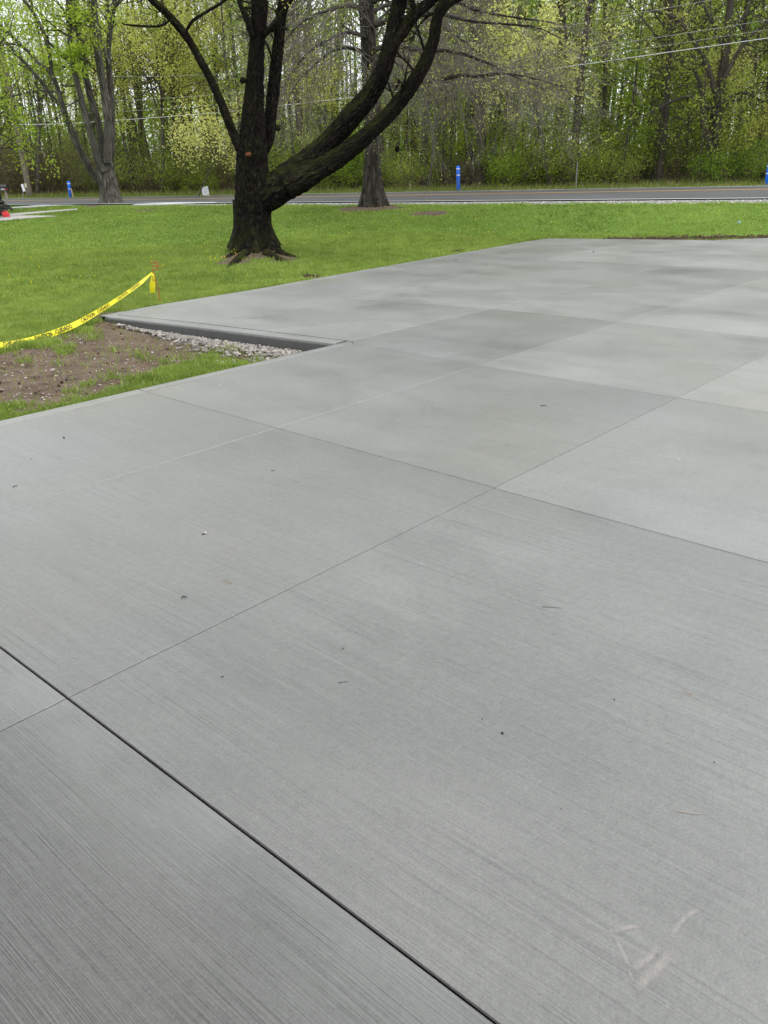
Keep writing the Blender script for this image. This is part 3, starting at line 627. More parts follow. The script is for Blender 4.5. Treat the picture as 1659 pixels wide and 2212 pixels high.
def vper(x, y, per):
    xi = np.floor(x).astype(int); yi = np.floor(y).astype(int); fx = x - xi; fy = y - yi; fx = fx * fx * (3 - 2 * fx); fy = fy * fy * (3 - 2 * fy)
    g = lambda i, j: _h[(i % per) % 64, j % 64]
    return (g(xi, yi) * (1 - fx) + g(xi + 1, yi) * fx) * (1 - fy) + (g(xi, yi + 1) * (1 - fx) + g(xi + 1, yi + 1) * fx) * fy
def furrowed(seed, per, amp=0.09, along=3.2, base=0.06):   # deep vertical furrows between bark plates
    b = bark_rough(seed, base, 5)
    def f(th, L):
        x = th / 6.2832 * per + 0 * L; y = L * along + 0 * th; w = 1.3 * (vper(x * 0.5, y * 0.8, per // 2) - 0.5)
        n = vper(x + w, y, per); rdg = np.minimum(np.abs(n - 0.5) * 3.4, 1.0); n2 = vper(x * 2, y * 3.3, per * 2)
        return b(th, L) + amp * (rdg - 0.6) + amp * 0.35 * (n2 - 0.5)
    return f
def limb(mb, pts, Y, k=6, sides=14, rough=None, z0=None):       # rows (px, py, width px[, depth offset]) -> bark tube; returns path
    rows = []
    for p in pts:
        y = Y + (p[3] if len(p) > 3 else 0); q = at(p[0], p[1], y); rows.append([*q, wpt(p[2], q)])
    C = crom(rows, k); mb.tube(C[:, :3], C[:, 3], sides, rough=rough); return C
def twig_sprays(mb, path, n, L, P, rs, out, f0=0.3, spread=1.0, bias=(0, 0, 0)):
    for _ in range(n):
        f = rs.uniform(f0, 1) * (len(path) - 1); i = int(min(f, len(path) - 2)); q = path[i][:3] + (path[i + 1][:3] - path[i][:3]) * (f - i)
        t = norm(path[i + 1][:3] - path[i][:3]); d = norm(t * 0.5 + rs.normal(size=3) * spread * 0.6 + np.array(bias))
        grow(mb, q, d, L * rs.uniform(0.6, 1.25), max(min(path[i][3] * 0.35, 0.03), 0.006), 0, rs, out, P)
def foot(mb, c, r, h, lobes, seed, reach, sides=40, base=0.25):   # flared, lobed foot with surface roots
    rs = np.random.default_rng(seed); ph = rs.uniform(0, 6.28); zs = np.array([1, 0.72, 0.5, 0.33, 0.2, 0.1, 0.03, 0.0]); th = np.linspace(0, 2 * math.pi, sides, endpoint=False)
    amp = rs.uniform(0.55, 1.1, lobes); V = []
    lobe = sum(amp[i] * np.exp(-((np.angle(np.exp(1j * (th - ph - i * 6.283 / lobes)))) / (1.6 / lobes)) ** 2) for i in range(lobes))
    for z in zs:
        fl = (1 - z) ** 2.2
        rr = r * (1 + fl * (base + lobe * reach) + 0.03 * np.sin(9 * th + z * 4))
        hh = z * h
        V.append(np.c_[c[0] + rr * np.cos(th), c[1] + rr * np.sin(th), np.full(sides, c[2] + hh - (0.12 if z == 0 else 0.02 * fl * 2))])
    V = np.concatenate(V); n = len(zs)
    j = np.arange(sides); Q = [(i * sides + a, (i + 1) * sides + a, (i + 1) * sides + (a + 1) % sides, i * sides + (a + 1) % sides) for i in range(n - 1) for a in j]
    U = [[(a / sides * 6.28 * r, zs[i] * h), (a / sides * 6.28 * r, zs[i + 1] * h), ((a + 1) / sides * 6.28 * r, zs[i + 1] * h), ((a + 1) / sides * 6.28 * r, zs[i] * h)] for i in range(n - 1) for a in j]
    mb.add(V, Q, None, U)

def tree(name, loc, label, cat='tree', group=None): return empty(name, loc, label, cat, group)
def part(root, name, mb, mat, smooth=True):
    me = mb.mesh(name, smooth); o = link(name, me, mat, root); o.matrix_parent_inverse = Matrix.Translation(-Vector(root.location)); return o

# ---- the big dark forked tree
YM = float(MAIN[1]); g0 = np.array([MAIN[0], MAIN[1], float(terrain(*MAIN))])
mt_ = tree('forked_tree', g0, 'big dark-barked tree on the lawn with a huge mossy limb forking low to the right')
tk = MB(); tw = MB(); anch = []
rsm = np.random.default_rng(21)
br = furrowed(1, 32, 0.13, 7.0, 0.10); bt = furrowed(1, 48, 0.09, 5.0, 0.07)
trunk = limb(tk, [(550, 560, 84), (549, 520, 80), (548, 480, 76), (547, 440, 76), (546, 400, 72), (545, 360, 66), (545, 324, 62), (546, 270, 50), (548, 216, 42), (551, 160, 37), (554, 108, 33), (558, 66, 34), (561, 0, 35), (566, -90, 33), (560, -220, 24), (568, -400, 12)], YM, 16, 168, bt)
foot(tk, np.array([g0[0], g0[1], g0[2] - 0.10]), wpx(74, YM), 1.05, 6, 4, 0.75, 60, 0.42)
for pts in ([(530, 548, 24), (514, 562, 20), (500, 574, 15), (484, 588, 6)], [(575, 548, 24), (600, 560, 17), (622, 568, 12), (645, 580, 5)], [(600, 545, 20), (622, 552, 13), (645, 556, 6)], [(512, 544, 18), (498, 552, 12), (486, 558, 6)]):
    rows = []
    for p in pts:
        g = ground(p[0], p[1]); rows.append([g[0], g[1], g[2] - 0.01, wpx(p[2], g[1])])
    C = crom(rows, 5); tk.tube(C[:, :3], C[:, 3], 10, rough=br)
big = limb(tk, [(545, 445, 50), (568, 428, 66), (598, 408, 70), (630, 391, 68), (662, 373, 62), (695, 353, 50), (720, 336, 30)], YM, 12, 110, br)
l1 = limb(tk, [(604, 390, 44), (629, 373, 48), (679, 336, 46), (722, 295, 42), (762, 248, 43), (801, 202, 38), (827, 151, 35), (845, 86, 33), (855, 36, 32), (863, 0, 31), (872, -90, 26, -0.4), (890, -250, 17, -0.8), (900, -420, 8, -1)], YM, 12, 90, br)
l2 = limb(tk, [(620, 405, 44), (650, 388, 46), (708, 356, 42), (758, 321, 37), (805, 281, 31), (845, 241, 30), (884, 191, 29), (913, 144, 28), (935, 90, 25), (945, 36, 23), (960, 0, 22), (990, -90, 18, 0.3), (1030, -230, 12, 0.5), (1060, -380, 6, 0.8)], YM - 0.25, 12, 90, br)
l1b = limb(tk, [(838, 112, 24), (870, 68, 26), (899, 29, 23), (931, 2, 20), (985, -60, 15), (1060, -160, 9), (1130, -240, 4)], YM - 0.05, 10, 56, br)
l1c = limb(tk, [(893, 38, 13), (893, 10, 12), (884, -20, 10), (870, -80, 6)], YM - 0.1, 5, 10, br)
l2b = limb(tk, [(934, 56, 12), (950, 34, 13), (974, 8, 12), (1000, -5, 10), (1060, -30, 8), (1150, -60, 5), (1240, -60, 3)], YM - 0.2, 5, 10, br)
st2 = limb(tk, [(566, 330, 26), (578, 300, 28), (585, 252, 26), (592, 180, 26), (600, 108, 23), (607, 36, 22), (613, 0, 21), (622, -100, 16, 0.4), (640, -260, 10, 0.7)], YM + 0.25, 12, 64, br)
st2b = limb(tk, [(572, 76, 11), (590, 54, 12), (610, 28, 11), (628, 0, 10), (670, -70, 7), (720, -160, 4)], YM - 0.1, 5, 10, br)
lf = limb(tk, [(536, 348, 22), (524, 328, 23), (505, 290, 20), (481, 230, 18), (458, 178, 16), (438, 140, 16), (415, 98, 15), (396, 70, 16), (360, 29, 15), (326, -2, 14), (270, -60, 11), (200, -150, 7), (150, -230, 3)], YM - 0.15, 12, 56, br)
lf2 = limb(tk, [(398, 76, 7), (407, 58, 7), (420, 42, 7), (452, 22, 6.5), (486, 0, 6), (540, -50, 4), (590, -120, 2)], YM - 0.2, 5, 8)
lf3 = limb(tk, [(372, 40, 4), (345, 56, 5), (306, 56, 4.5), (280, 54, 4), (263, 51, 2.5)], YM - 0.2, 5, 8)
stf = limb(tk, [(545, 80, 12), (537, 52, 13), (526, 25, 12), (516, 0, 11), (500, -70, 8), (470, -180, 4)], YM - 0.2, 5, 10, br)
for (x, y, w) in ((525, 174, 16), (600, 277, 14), (538, 62, 14), (589, 64, 8), (858, 322, 10), (694, 372, 9)):     # burls and stubs
    limb(tk, [(x - (6 if x < 560 else -6) * -0.3, y + 6, w * 0.6), (x, y, w), (x + (2 if x > 560 else -2), y - 7, w * 0.55)], YM - 0.08, 4, 10, br)
PT = dict(seg=[5, 4, 3], wander=[0.16, 0.2, 0.25], lift=[0.03, 0.02, 0.0], sides=[5, 4, 3], nch=[5, 4], ang=[0.7, 0.8], ratio=[0.55, 0.55], anch=2)
for path, n in ((l1, 7), (l2, 7), (l1b, 8), (st2, 5), (lf, 7), (trunk, 5), (stf, 5)):
    top = np.array([p for p in path if p[2] > 5.2])
    if len(top) > 2: twig_sprays(tk, top, n, 2.6, PT, rsm, anch, 0.1, 1.0, (0, 0, 0.25))
for path, n, L_ in ((lf, 9, 1.1), (l2, 7, 1.2), (l1b, 6, 1.2), (st2, 4, 1.0), (stf, 4, 1.0)): twig_sprays(tk, path, n, L_, PT, rsm, [], 0.4, 1.0, (0, 0, 0.15))
part(mt_, 'trunk', tk, M['bark_main'])
cr_ = MB(); A = np.array(anch); A = np.repeat(A, 3, 0) + rsm.normal(size=(len(A) * 3, 3)) * 0.1
cr_.leaves(A, 0.055, rsm); part(mt_, 'crown', cr_, M['leaf_yellow'], False)
cut = MB(); c0 = at(533, 334, YM - 0.62); th_ = np.linspace(0, 6.283, 14, endpoint=False)
cut.tube([c0 + np.array([0.01, 0.28, 0]), c0 + np.array([0, 0.14, 0]), c0], [0.045, 0.04, 0.032], 14); part(mt_, 'pruned_stub', cut, M['rust_cut'])

# ---- the straight oak by the road
go = ground(806, 447); YO = go[1] + 0.3
ot = tree('oak_tree', (go[0], YO, float(terrain(go[0], YO))), 'tall straight oak with flared lichen-patched foot on the grass by the road')
tk = MB(); tw = MB(); anch = []; rso = np.random.default_rng(5); bro = furrowed(9, 32, 0.07, 2.0, 0.04)
otr = limb(tk, [(806, 470, 36), (806, 440, 37), (805.5, 400, 37), (805, 330, 35), (803, 250, 35), (799, 170, 34), (796, 100, 33), (793, 30, 33), (791, 0, 33), (787, -120, 28), (784, -300, 20), (780, -520, 9)], YO, 12, 96, bro)
foot(tk, np.array([go[0], YO, float(terrain(go[0], YO)) - 0.06]), wpx(37, YO), 1.2, 7, 12, 1.0, 56, 0.45)
PO = dict(seg=[6, 4, 3], wander=[0.12, 0.16, 0.22], lift=[-0.05, -0.05, -0.04], sides=[4, 3, 3], nch=[6, 5], ang=[0.55, 0.6], ratio=[0.6, 0.55], anch=1, taper=0.25)
# branches that reach out and droop: picture points (px, py, width, depth offset)
OB = [[(806, 190, 13), (834, 186, 13), (880, 180, 12, -1), (938, 176, 11, -2), (974, 167, 9, -2.6), (1000, 163, 8, -3), (1031, 165, 7, -3.4), (1093, 159, 5, -4), (1160, 172, 3, -4.4), (1225, 190, 1.5, -4.6)],
      [(800, 110, 11), (850, 100, 10, -1), (910, 108, 9, -2), (980, 112, 8, -3), (1050, 135, 6, -3.6), (1110, 165, 4, -4), (1180, 195, 2, -4.2)],
      [(798, 60, 11), (860, 40, 10, -1), (940, 30, 8, -2), (1010, 45, 6, -3), (1090, 52, 5, -3.5), (1160, 60, 3, -4), (1215, 85, 1.5, -4)],
      [(796, 10, 10), (870, -20, 9, -1), (960, -5, 8, -2), (1040, 25, 6, -2.6), (1130, 40, 4, -3), (1200, 50, 2, -3.2)],
      [(795, 30, 9), (860, 10, 8, 1), (960, 60, 6, 2), (1040, 120, 4, 2.5), (1120, 190, 2, 3)],
      [(792, 22, 10), (750, 12, 9, -1), (700, 25, 7, -2), (650, 50, 5, -2.6), (615, 90, 3, -3), (598, 125, 1.5, -3)],
      [(797, 85, 9), (755, 70, 8, -1), (710, 85, 6, -2), (665, 115, 4, -2.6), (632, 155, 2.4, -3), (612, 190, 1.4, -3)],
      [(800, 125, 9), (765, 105, 8, -.8), (720, 110, 6, -1.6), (680, 140, 4, -2.2), (645, 175, 2.4, -2.6), (625, 210, 1.5, -3)],
      [(790, -20, 9), (740, -40, 8, 1), (690, -20, 6, 2), (640, 20, 4, 2.6), (610, 60, 2, 3)],
      [(797, 70, 8), (820, 45, 7, 1.2), (880, 60, 5, 2.2), (930, 100, 3.5, 3), (980, 150, 2, 3.4)],
      [(801, 130, 7), (822, 118, 6, -1.4), (846, 128, 4, -2.4), (870, 150, 2.5, -3)]]
for b in OB:
    C = limb(tk, b, YO, 5, 7)
    twig_sprays(tw, C, 30, 1.9, PO, rso, anch, 0.22, 0.9, (0.25 if b[-1][0] > 800 else -0.25, -0.05, -0.22))
for k_ in range(16):                                             # crown above the picture
    zz = rso.uniform(9.5, 18); a = rso.uniform(0, 6.28)
    grow(tk, np.array([otr[-1][0] * 0 + go[0] - 0.3, YO, zz]), np.array([math.cos(a), math.sin(a), 0.35]), rso.uniform(3, 5), 0.07, 0, rso, anch, PO)
part(ot, 'trunk', tk, M['bark_oak']); part(ot, 'twigs', tw, M['twig_oak'])
cr_ = MB(); A = np.array(anch); A = A + rso.normal(size=A.shape) * 0.08
cr_.leaves(A[rso.random(len(A)) < 0.55], 0.06, rso); part(ot, 'crown', cr_, M['leaf_yellow'], False)

# ---- the many-stemmed maple on the left
gm = ground(238, 440); YL = gm[1] + 0.2
lt = tree('maple_tree', (gm[0], YL, float(terrain(gm[0], YL))), 'grey maple by the road splitting into many upright stems, left of the lawn')
tk = MB(); anch = []; rsl = np.random.default_rng(8); brl = furrowed(4, 16, 0.10, 2.0, 0.08)
limb(tk, [(236, 455, 38), (235, 432, 38), (232, 405, 34), (230, 378, 36), (229, 352, 36)], YL, 10, 64, brl)
foot(tk, np.array([gm[0], YL, float(terrain(gm[0], YL)) - 0.06]), wpx(37, YL), 0.9, 6, 33, 0.45, 36, 0.35)
ML = [[(226, 400, 18), (202, 374, 17), (186, 348, 15), (173, 324, 14), (155, 281, 13), (144, 256, 12), (134, 232, 11), (112, 208, 9), (93, 181, 8.5), (64, 147, 8), (40, 122, 7), (16, 94, 6.5), (0, 78, 6), (-50, 20, 4), (-100, -60, 2)],
      [(140, 244, 10), (134, 224, 10), (122, 184, 10), (112, 160, 9.5), (110, 136, 8.5), (104, 96, 8), (90, 61, 7.5), (67, 19, 7), (48, -4, 6), (10, -80, 3)],
      [(113, 168, 7), (104, 152, 8), (83, 136, 7.5), (64, 115, 7), (37, 90, 6), (16, 69, 5), (0, 55, 4.5), (-50, 20, 2)],
      [(226, 372, 16), (214, 350, 15), (202, 310, 14), (190, 270, 14), (176, 216, 13), (160, 150, 12), (152, 100, 11), (148, 40, 10), (147, 0, 10), (140, -120, 5)],
      [(226, 350, 15), (222, 330, 15), (212, 266, 14), (194, 202, 14), (180, 144, 13), (173, 90, 12), (162, 36, 11), (155, 0, 10), (140, -120, 5)],
      [(160, 130, 6), (140, 125, 7), (120, 105, 6), (106, 92, 5), (90, 70, 3)],
      [(231, 352, 18), (232, 324, 18), (234, 266, 17), (226, 200, 16), (216, 144, 16), (208, 90, 15), (205, 40, 13), (203, 0, 13), (205, -140, 6)],
      [(234, 352, 17), (240, 324, 16), (241, 270, 15), (240, 216, 14), (235, 137, 12), (235, 100, 11), (241, 43, 11), (248, 0, 10), (262, -120, 5)],
      [(236, 140, 6), (229, 118, 7), (221, 92, 6), (214, 62, 4)], [(206, 74, 4), (192, 58, 4), (176, 50, 3), (164, 50, 2)], [(140, 200, 4), (112, 198, 4), (80, 196, 4), (40, 205, 3), (0, 215, 2)]]
PL = dict(seg=[5, 4, 3], wander=[0.14, 0.18, 0.22], lift=[0.04, 0.02, 0.0], sides=[4, 3, 3], nch=[5, 4], ang=[0.7, 0.8], ratio=[0.55, 0.55], anch=2)
for i, b in enumerate(ML):
    C = limb(tk, [(*p, (0.5, -0.4, 0.2, -0.3, 0.4, 0, -0.2, 0.3, 0, 0, 0)[i]) for p in b], YL, 7, 32, brl)
    if i in (0, 1, 2, 3, 4, 6, 7): twig_sprays(tk, C, 7, 1.8, PL, rsl, anch, 0.45, 0.9, (0, 0, 0.15))
part(lt, 'trunk', tk, M['bark_maple'])
cr_ = MB()
A = np.array(anch); A = np.repeat(A, 4, 0) + rsl.normal(size=(len(A) * 4, 3)) * 0.12; cr_.leaves(A, 0.075, rsl)
for (x, y, rx, ry, n) in ((165, 105, 24, 9, 260), (150, 120, 22, 8, 150), (176, 150, 16, 12, 120), (130, 115, 22, 8, 120), (110, 40, 60, 30, 260), (170, 30, 40, 26, 160), (60, 60, 50, 30, 260)):
    c = at(x, y, YL - 0.8); P_ = c + rsl.normal(size=(n, 3)) * np.array([rx, 26, ry]) / FPX * YL * 0.55; cr_.leaves(P_, 0.13, rsl, 0.4)
part(lt, 'crown', cr_, M['leaf_lime'], False)

# ---- forest kinds, each built once and copied
def forest_kind(seed, Ht, r0, start, nb, Lb, P, nleaf, lsize, spread, lean=0.03, flat=0.3):
    rs = np.random.default_rng(seed); tk = MB(); an = []
    n = 12; pts = [np.array([0, 0, -0.3])]; d = np.array([rs.normal() * lean, rs.normal() * lean, 1.0])
    for i in range(n):
        d = norm(d + np.array([*(rs.normal(size=2) * 0.035), 0.05])); pts.append(pts[-1] + d * (Ht + 0.3) / n)
    rad = r0 * (1 - 0.85 * np.linspace(0, 1, n + 1) ** 1.2); rad[0] *= 1.35
    C = crom(np.c_[np.array(pts), rad], 2); tk.tube(C[:, :3], C[:, 3], 8, False, bark_rough(seed, 0.06, 5))
    for _ in range(nb):
        z = start + (Ht * 0.98 - start) * rs.random() ** 0.85; f = (z + 0.3) / (Ht + 0.3) * (len(C) - 1); i = int(min(f, len(C) - 2)); q = C[i, :3]
        a = rs.uniform(0, 6.283); up_ = rs.uniform(0.15, 0.9)
        L = Lb * (0.45 + 0.75 * (1 - (z - start) / (Ht - start + 1e-6))) * rs.uniform(0.7, 1.2)
        grow(tk, q, np.array([math.cos(a), math.sin(a), up_]), L, max(C[i, 3] * 0.42, 0.012), 0, rs, an, P)
    lv = MB(); A = np.array(an); A = np.repeat(A, nleaf, 0); A = A[(A[:, 2] < 10.5) | (rs.random(len(A)) < 0.3)]; A = A + rs.normal(size=A.shape) * spread; lv.leaves(A, lsize, rs, flat)
    return tk.mesh('trunk', True), lv.mesh('crown')
PF = dict(seg=[5, 4, 3], wander=[0.13, 0.18, 0.22], lift=[0.05, 0.02, 0.0], sides=[4, 3, 3], nch=[4, 3], ang=[0.7, 0.75], ratio=[0.5, 0.5], anch=2)
PS = dict(seg=[4, 3], wander=[0.15, 0.2], lift=[0.05, 0.0], sides=[3, 3], nch=[4], ang=[0.7], ratio=[0.5], anch=3)
PB = dict(seg=[4, 3, 2], wander=[0.2, 0.25, 0.3], lift=[0.0, -0.04, -0.02], sides=[3, 3, 3], nch=[4, 3], ang=[0.7, 0.8], ratio=[0.6, 0.6], anch=2)
TALL = [forest_kind(100 + i, h, r, st, 24, 3.4, PF, nl, 0.092, 0.24) for i, (h, r, st, nl) in enumerate([(19, 0.17, 4.5, 14), (17, 0.13, 3.2, 15), (21, 0.22, 6.0, 10), (16, 0.10, 2.6, 15), (20, 0.15, 5.0, 7)])]
POLE = [forest_kind(200 + i, h, r, st, 18, 1.5, PS, 10, 0.082, 0.17) for i, (h, r, st) in enumerate([(9, 0.055, 1.2), (7, 0.04, 0.8), (11, 0.07, 2.0)])]
SMALL = [forest_kind(300 + i, h, r, st, 20, 2.4, PB, 5, 0.11, 0.16, 0.08, 0.6) for i, (h, r, st) in enumerate([(6.5, 0.07, 1.8), (5, 0.05, 1.2)])]
def shrub_kind(seed, n, L, P, nleaf, ls):
    rs = np.random.default_rng(seed); tk = MB(); an = []
    for _ in range(n):
        a = rs.uniform(0, 6.283); q = np.array([rs.normal() * 0.35, rs.normal() * 0.35, -0.1])
        grow(tk, q, np.array([math.cos(a) * 0.55, math.sin(a) * 0.55, 1.0]), L * rs.uniform(0.6, 1.2), 0.016, 0, rs, an, P)
    lv = MB(); A = np.array(an); A = np.repeat(A, nleaf, 0) if nleaf >= 1 else A[rs.random(len(A)) < nleaf]; A = A + rs.normal(size=A.shape) * 0.12; lv.leaves(A, ls, rs, 0.2)
    return tk.mesh('stems', True), lv.mesh('foliage')
SHRUB = [shrub_kind(400, 12, 1.9, PB, 8, 0.07), shrub_kind(401, 10, 2.6, PB, 6, 0.07), shrub_kind(402, 14, 1.3, PB, 9, 0.065)]
PBR = dict(seg=[5, 4, 3], wander=[0.22, 0.28, 0.3], lift=[-0.06, -0.07, -0.03], sides=[3, 3, 3], nch=[5, 4], ang=[0.7, 0.8], ratio=[0.6, 0.6], anch=1)
BRUSH = [shrub_kind(410, 16, 3.0, PBR, 0.5, 0.07), shrub_kind(411, 20, 2.2, PBR, 0.4, 0.07)]

VAR = {}
def variant(me, mat):                                             # one mesh copy per colour of leaf, then shared
    k = (me.name, mat.name)
    if k not in VAR: c = me.copy(); c.materials.clear(); c.materials.append(mat); VAR[k] = c
    return VAR[k]
def put_tree(kind, x, y, sc, rz, bark, leaf, name, label, group=None, names=('trunk', 'crown'), sz=1.0, cat='tree', tilt=(0, 0)):
    r = empty(name, (x, y, float(terrain(x, y)) - 0.05), label, cat, group, rz); r.scale = (sc, sc, sc * sz); r.rotation_euler = (tilt[0], tilt[1], rz)
    for me, mat, nm in ((kind[0], M[bark], names[0]), (kind[1], M[leaf], names[1])):
        o = bpy.data.objects.new(nm, variant(me, mat)); COL.objects.link(o); o.parent = r
    return r
rf = np.random.default_rng(77)
def pt_st(px, s):                                                 # plan point on the sight line through column px, s metres past the road's near edge
    d = ray(px, 400); t = (RS0 + s) / (d[0] * RN[0] + d[1] * RN[1]); return d[0] * t, d[1] * t
# trunks that stand out in the picture
BIG = [(914, 13.5, 0, 1.15, 'thick dark trunk in the wood just right of the oak'), (1016, 15.0, 2, 1.2, 'tall straight trunk in the wood above the middle blue marker post'),
       (965, 19, 0, 1.0, 'forest trunk between the oak and the middle blue marker post'), (893, 20, 4, 1.0, 'slim forest trunk showing under the long limb beside the oak'),
       (1290, 16, 1, 1.0, 'forest trunk a little right of the thin steel post'), (1395, 13.5, 3, 1.0, 'slim trunk at the wood edge midway between the two right-hand blue posts'),
       (1410, 17, 0, 0.9, 'trunk close behind the slim wood-edge tree on the right'), (1100, 18, 4, 1.0, 'forest trunk above the small yellow flag'),
       (690, 20, 3, 1.0, 'slim trunk in the wood seen between the forked tree and its long limb'), (655, 15, 1, 1.05, 'forest trunk seen right above the elbow of the long limb'),
       (470, 17, 0, 0.9, 'forest trunk behind the pale leafy tree left of the forked tree'), (335, 16, 3, 1.0, 'slim trunk in the wood above the bright green roadside bush'),
       (1640, 14, 2, 0.9, 'trunk at the right end of the wood edge'), (1200, 14, 4, 0.85, 'slender forest trunk just left of the thin steel post')]
for px, s, k, sc, lb in BIG:
    x, y = pt_st(px, s); put_tree(TALL[k], x, y, sc, rf.uniform(0, 6.28), 'bark_wood', 'leaf_olive', 'forest_tree', lb, 'trees of the roadside wood')
TREES_XY = []
def spaced(x, y, d):
    for a, b in TREES_XY:
        if (a - x) ** 2 + (b - y) ** 2 < d * d: return False
    TREES_XY.append((x, y)); return True
cnt = 0
while cnt < 150:
    s = 11 + 40 * rf.random() ** 1.15; px = rf.uniform(-330, 1990); x, y = pt_st(px, s)
    thin = (px < 250 or 560 < px < 800) and s > 16
    if thin and rf.random() < 0.7: continue
    if not spaced(x, y, 1.6): continue
    k = int(rf.integers(0, 5)); lf_ = rf.choice(['leaf_olive', 'leaf_yellow', 'leaf_lime', 'leaf_yellow'] if px < 1150 else ['leaf_olive', 'leaf_green', 'leaf_lime', 'leaf_olive'])
    put_tree(TALL[k], x, y, rf.uniform(0.75, 1.2), rf.uniform(0, 6.28), 'bark_wood', lf_, 'forest_tree', 'tall spring-leafed tree among the crowd in the wood beyond the road', 'trees of the roadside wood'); cnt += 1
cnt = 0
while cnt < 130:
    s = 10 + 24 * rf.random() ** 1.3; px = rf.uniform(-250, 1900); x, y = pt_st(px, s)
    if not spaced(x, y, 0.8): continue
    k = int(rf.integers(0, 3)); lf_ = rf.choice(['leaf_olive', 'leaf_lime', 'leaf_green'])
    put_tree(POLE[k], x, y, rf.uniform(0.7, 1.25), rf.uniform(0, 6.28), 'bark_wood', lf_, 'sapling', 'thin young sapling among the undergrowth of the wood beyond the road', 'saplings of the roadside wood', tilt=(rf.normal() * 0.06, rf.normal() * 0.06)); cnt += 1
# low bushes along the wood edge
for px, s, k, sc, lf_, lb in ((330, 9.6, 0, 1.0, 'leaf_lime', 'bright green bush across the road right of the grey maple'), (1235, 10.2, 2, 1.25, 'leaf_lime', 'bright green bush behind the thin steel post'),
                              (1600, 9.8, 2, 1.2, 'leaf_green', 'fresh green bush left of the rightmost blue marker post'), (1105, 9.8, 0, 0.9, 'leaf_lime', 'leafy green bush behind the small yellow flag'),
                              (730, 9.8, 0, 0.95, 'leaf_lime', 'leafy bush seen under the long limb left of the oak'), (865, 10.2, 2, 1.2, 'leaf_olive', 'leafy bush at the wood edge right of the oak'),
                              (430, 10.4, 1, 0.9, 'leaf_olive', 'leafy bush behind the leaning white sign')):
    x, y = pt_st(px, s); put_tree(SHRUB[k], x, y, sc, rf.uniform(0, 6.28), 'twig', lf_, 'bush', lb, None, ('stems', 'foliage'), cat='bush')
for i in range(85):
    px = rf.uniform(-150, 1850); s = 10.2 + 10 * rf.random() ** 1.4; x, y = pt_st(px, s); k = int(rf.integers(0, 3))
    put_tree(SHRUB[k], x, y, rf.uniform(0.8, 1.5), rf.uniform(0, 6.28), 'twig', rf.choice(['leaf_olive', 'leaf_green', 'leaf_lime', 'leaf_green']), 'undergrowth_bush', 'leafy undergrowth bush at the foot of the wood beyond the road', 'undergrowth of the roadside wood', ('stems', 'foliage'), cat='bush')
for i in range(75):
    px = rf.uniform(-60, 520) if i < 50 else rf.uniform(850, 1750); s = 9.6 + 6 * rf.random(); x, y = pt_st(px, s)
    put_tree(BRUSH[i % 2], x, y, rf.uniform(0.7, 1.2) * (1 if px < 520 else 0.7), rf.uniform(0, 6.28), 'twig_brush', 'leaf_olive', 'dry_brush', 'tangle of bare brown brush at the edge of the wood', 'bare brush along the wood edge', ('stems', 'foliage'), cat='bush')

# ---- roadside trees with pale new leaves, each with its own crown
def leafy(px, py, rx, ry, Y, basepx, label, seed, leaf, n_leaf, ls, nlimb=14, r0=0.07, name='roadside_tree'):
    rs = np.random.default_rng(seed); c = at(px, py, Y); b = at(basepx, 400, Y); g = np.array([b[0], Y, float(terrain(b[0], Y))])
    root = tree(name, g, label); tk = MB(); an = []; k = Y / FPX
    top = c + np.array([0, 0, ry * k * 0.3])
    path = crom([[*(g - [0, 0, 0.2]), r0], [*(g * 0.6 + np.array([c[0], c[1], c[2] - ry * k]) * 0.4), r0 * 0.85], [c[0], c[1], c[2] - ry * k * 0.7, r0 * 0.6], [*top, r0 * 0.25]], 5)
    tk.tube(path[:, :3], path[:, 3], 8, False, bark_rough(seed))
    for _ in range(nlimb):
        e = c + rs.normal(size=3) * np.array([rx * k, rx * k * 0.8, ry * k]) * 0.55
        q = path[int(rs.uniform(0.55, 0.98) * (len(path) - 1))]; d = e - q[:3]
        grow(tk, q[:3], d + np.array([0, 0, 0.1]), np.linalg.norm(d) * 1.15, max(q[3] * 0.5, 0.012), 0, rs, an, PB)
    part(root, 'trunk', tk, M['bark_wood']); n_leaf = int(n_leaf * 1.6); ls = ls * 0.78; lv = MB(); A = np.array(an); A = A[rs.integers(0, len(A), n_leaf)] + rs.normal(size=(n_leaf, 3)) * 0.16
    lv.leaves(A, ls, rs, 0.35); part(root, 'crown', lv, M[leaf], False)
leafy(462, 300, 85, 42, 37.5, 420, 'small tree with a pale yellow-green crown left of the forked tree', 1, 'leaf_pale', 2400, 0.12, 26, 0.03)
leafy(700, 200, 80, 50, 41, 700, 'pale yellow-leafed tree seen between the forked tree and the oak', 2, 'leaf_pale', 3000, 0.13, 20)
leafy(880, 240, 50, 60, 42, 885, 'yellow-green tree seen through the gap between the two long limbs', 3, 'leaf_yellow', 1500, 0.12)
leafy(1165, 125, 105, 100, 36.0, 1190, 'tree with large pale yellow leaf clusters beyond the drooping oak twigs', 4, 'leaf_pale', 4200, 0.17, 34, 0.08)
leafy(1440, 70, 85, 60, 38, 1420, 'loose pale-leafed tree below the upper wires on the right', 5, 'leaf_pale', 2000, 0.13, 22)
leafy(1560, 155, 85, 28, 36, 1545, 'pale leafy branches in front of the dark old tree on the right', 6, 'leaf_pale', 1500, 0.13, 18)
leafy(1640, 285, 60, 40, 34, 1660, 'low yellow-green tree leaning in from the right edge', 7, 'leaf_yellow', 1300, 0.12, 14)
leafy(340, 130, 100, 90, 42, 350, 'tall pale tree rising right of the grey maple', 8, 'leaf_yellow', 4200, 0.14, 30, 0.1)
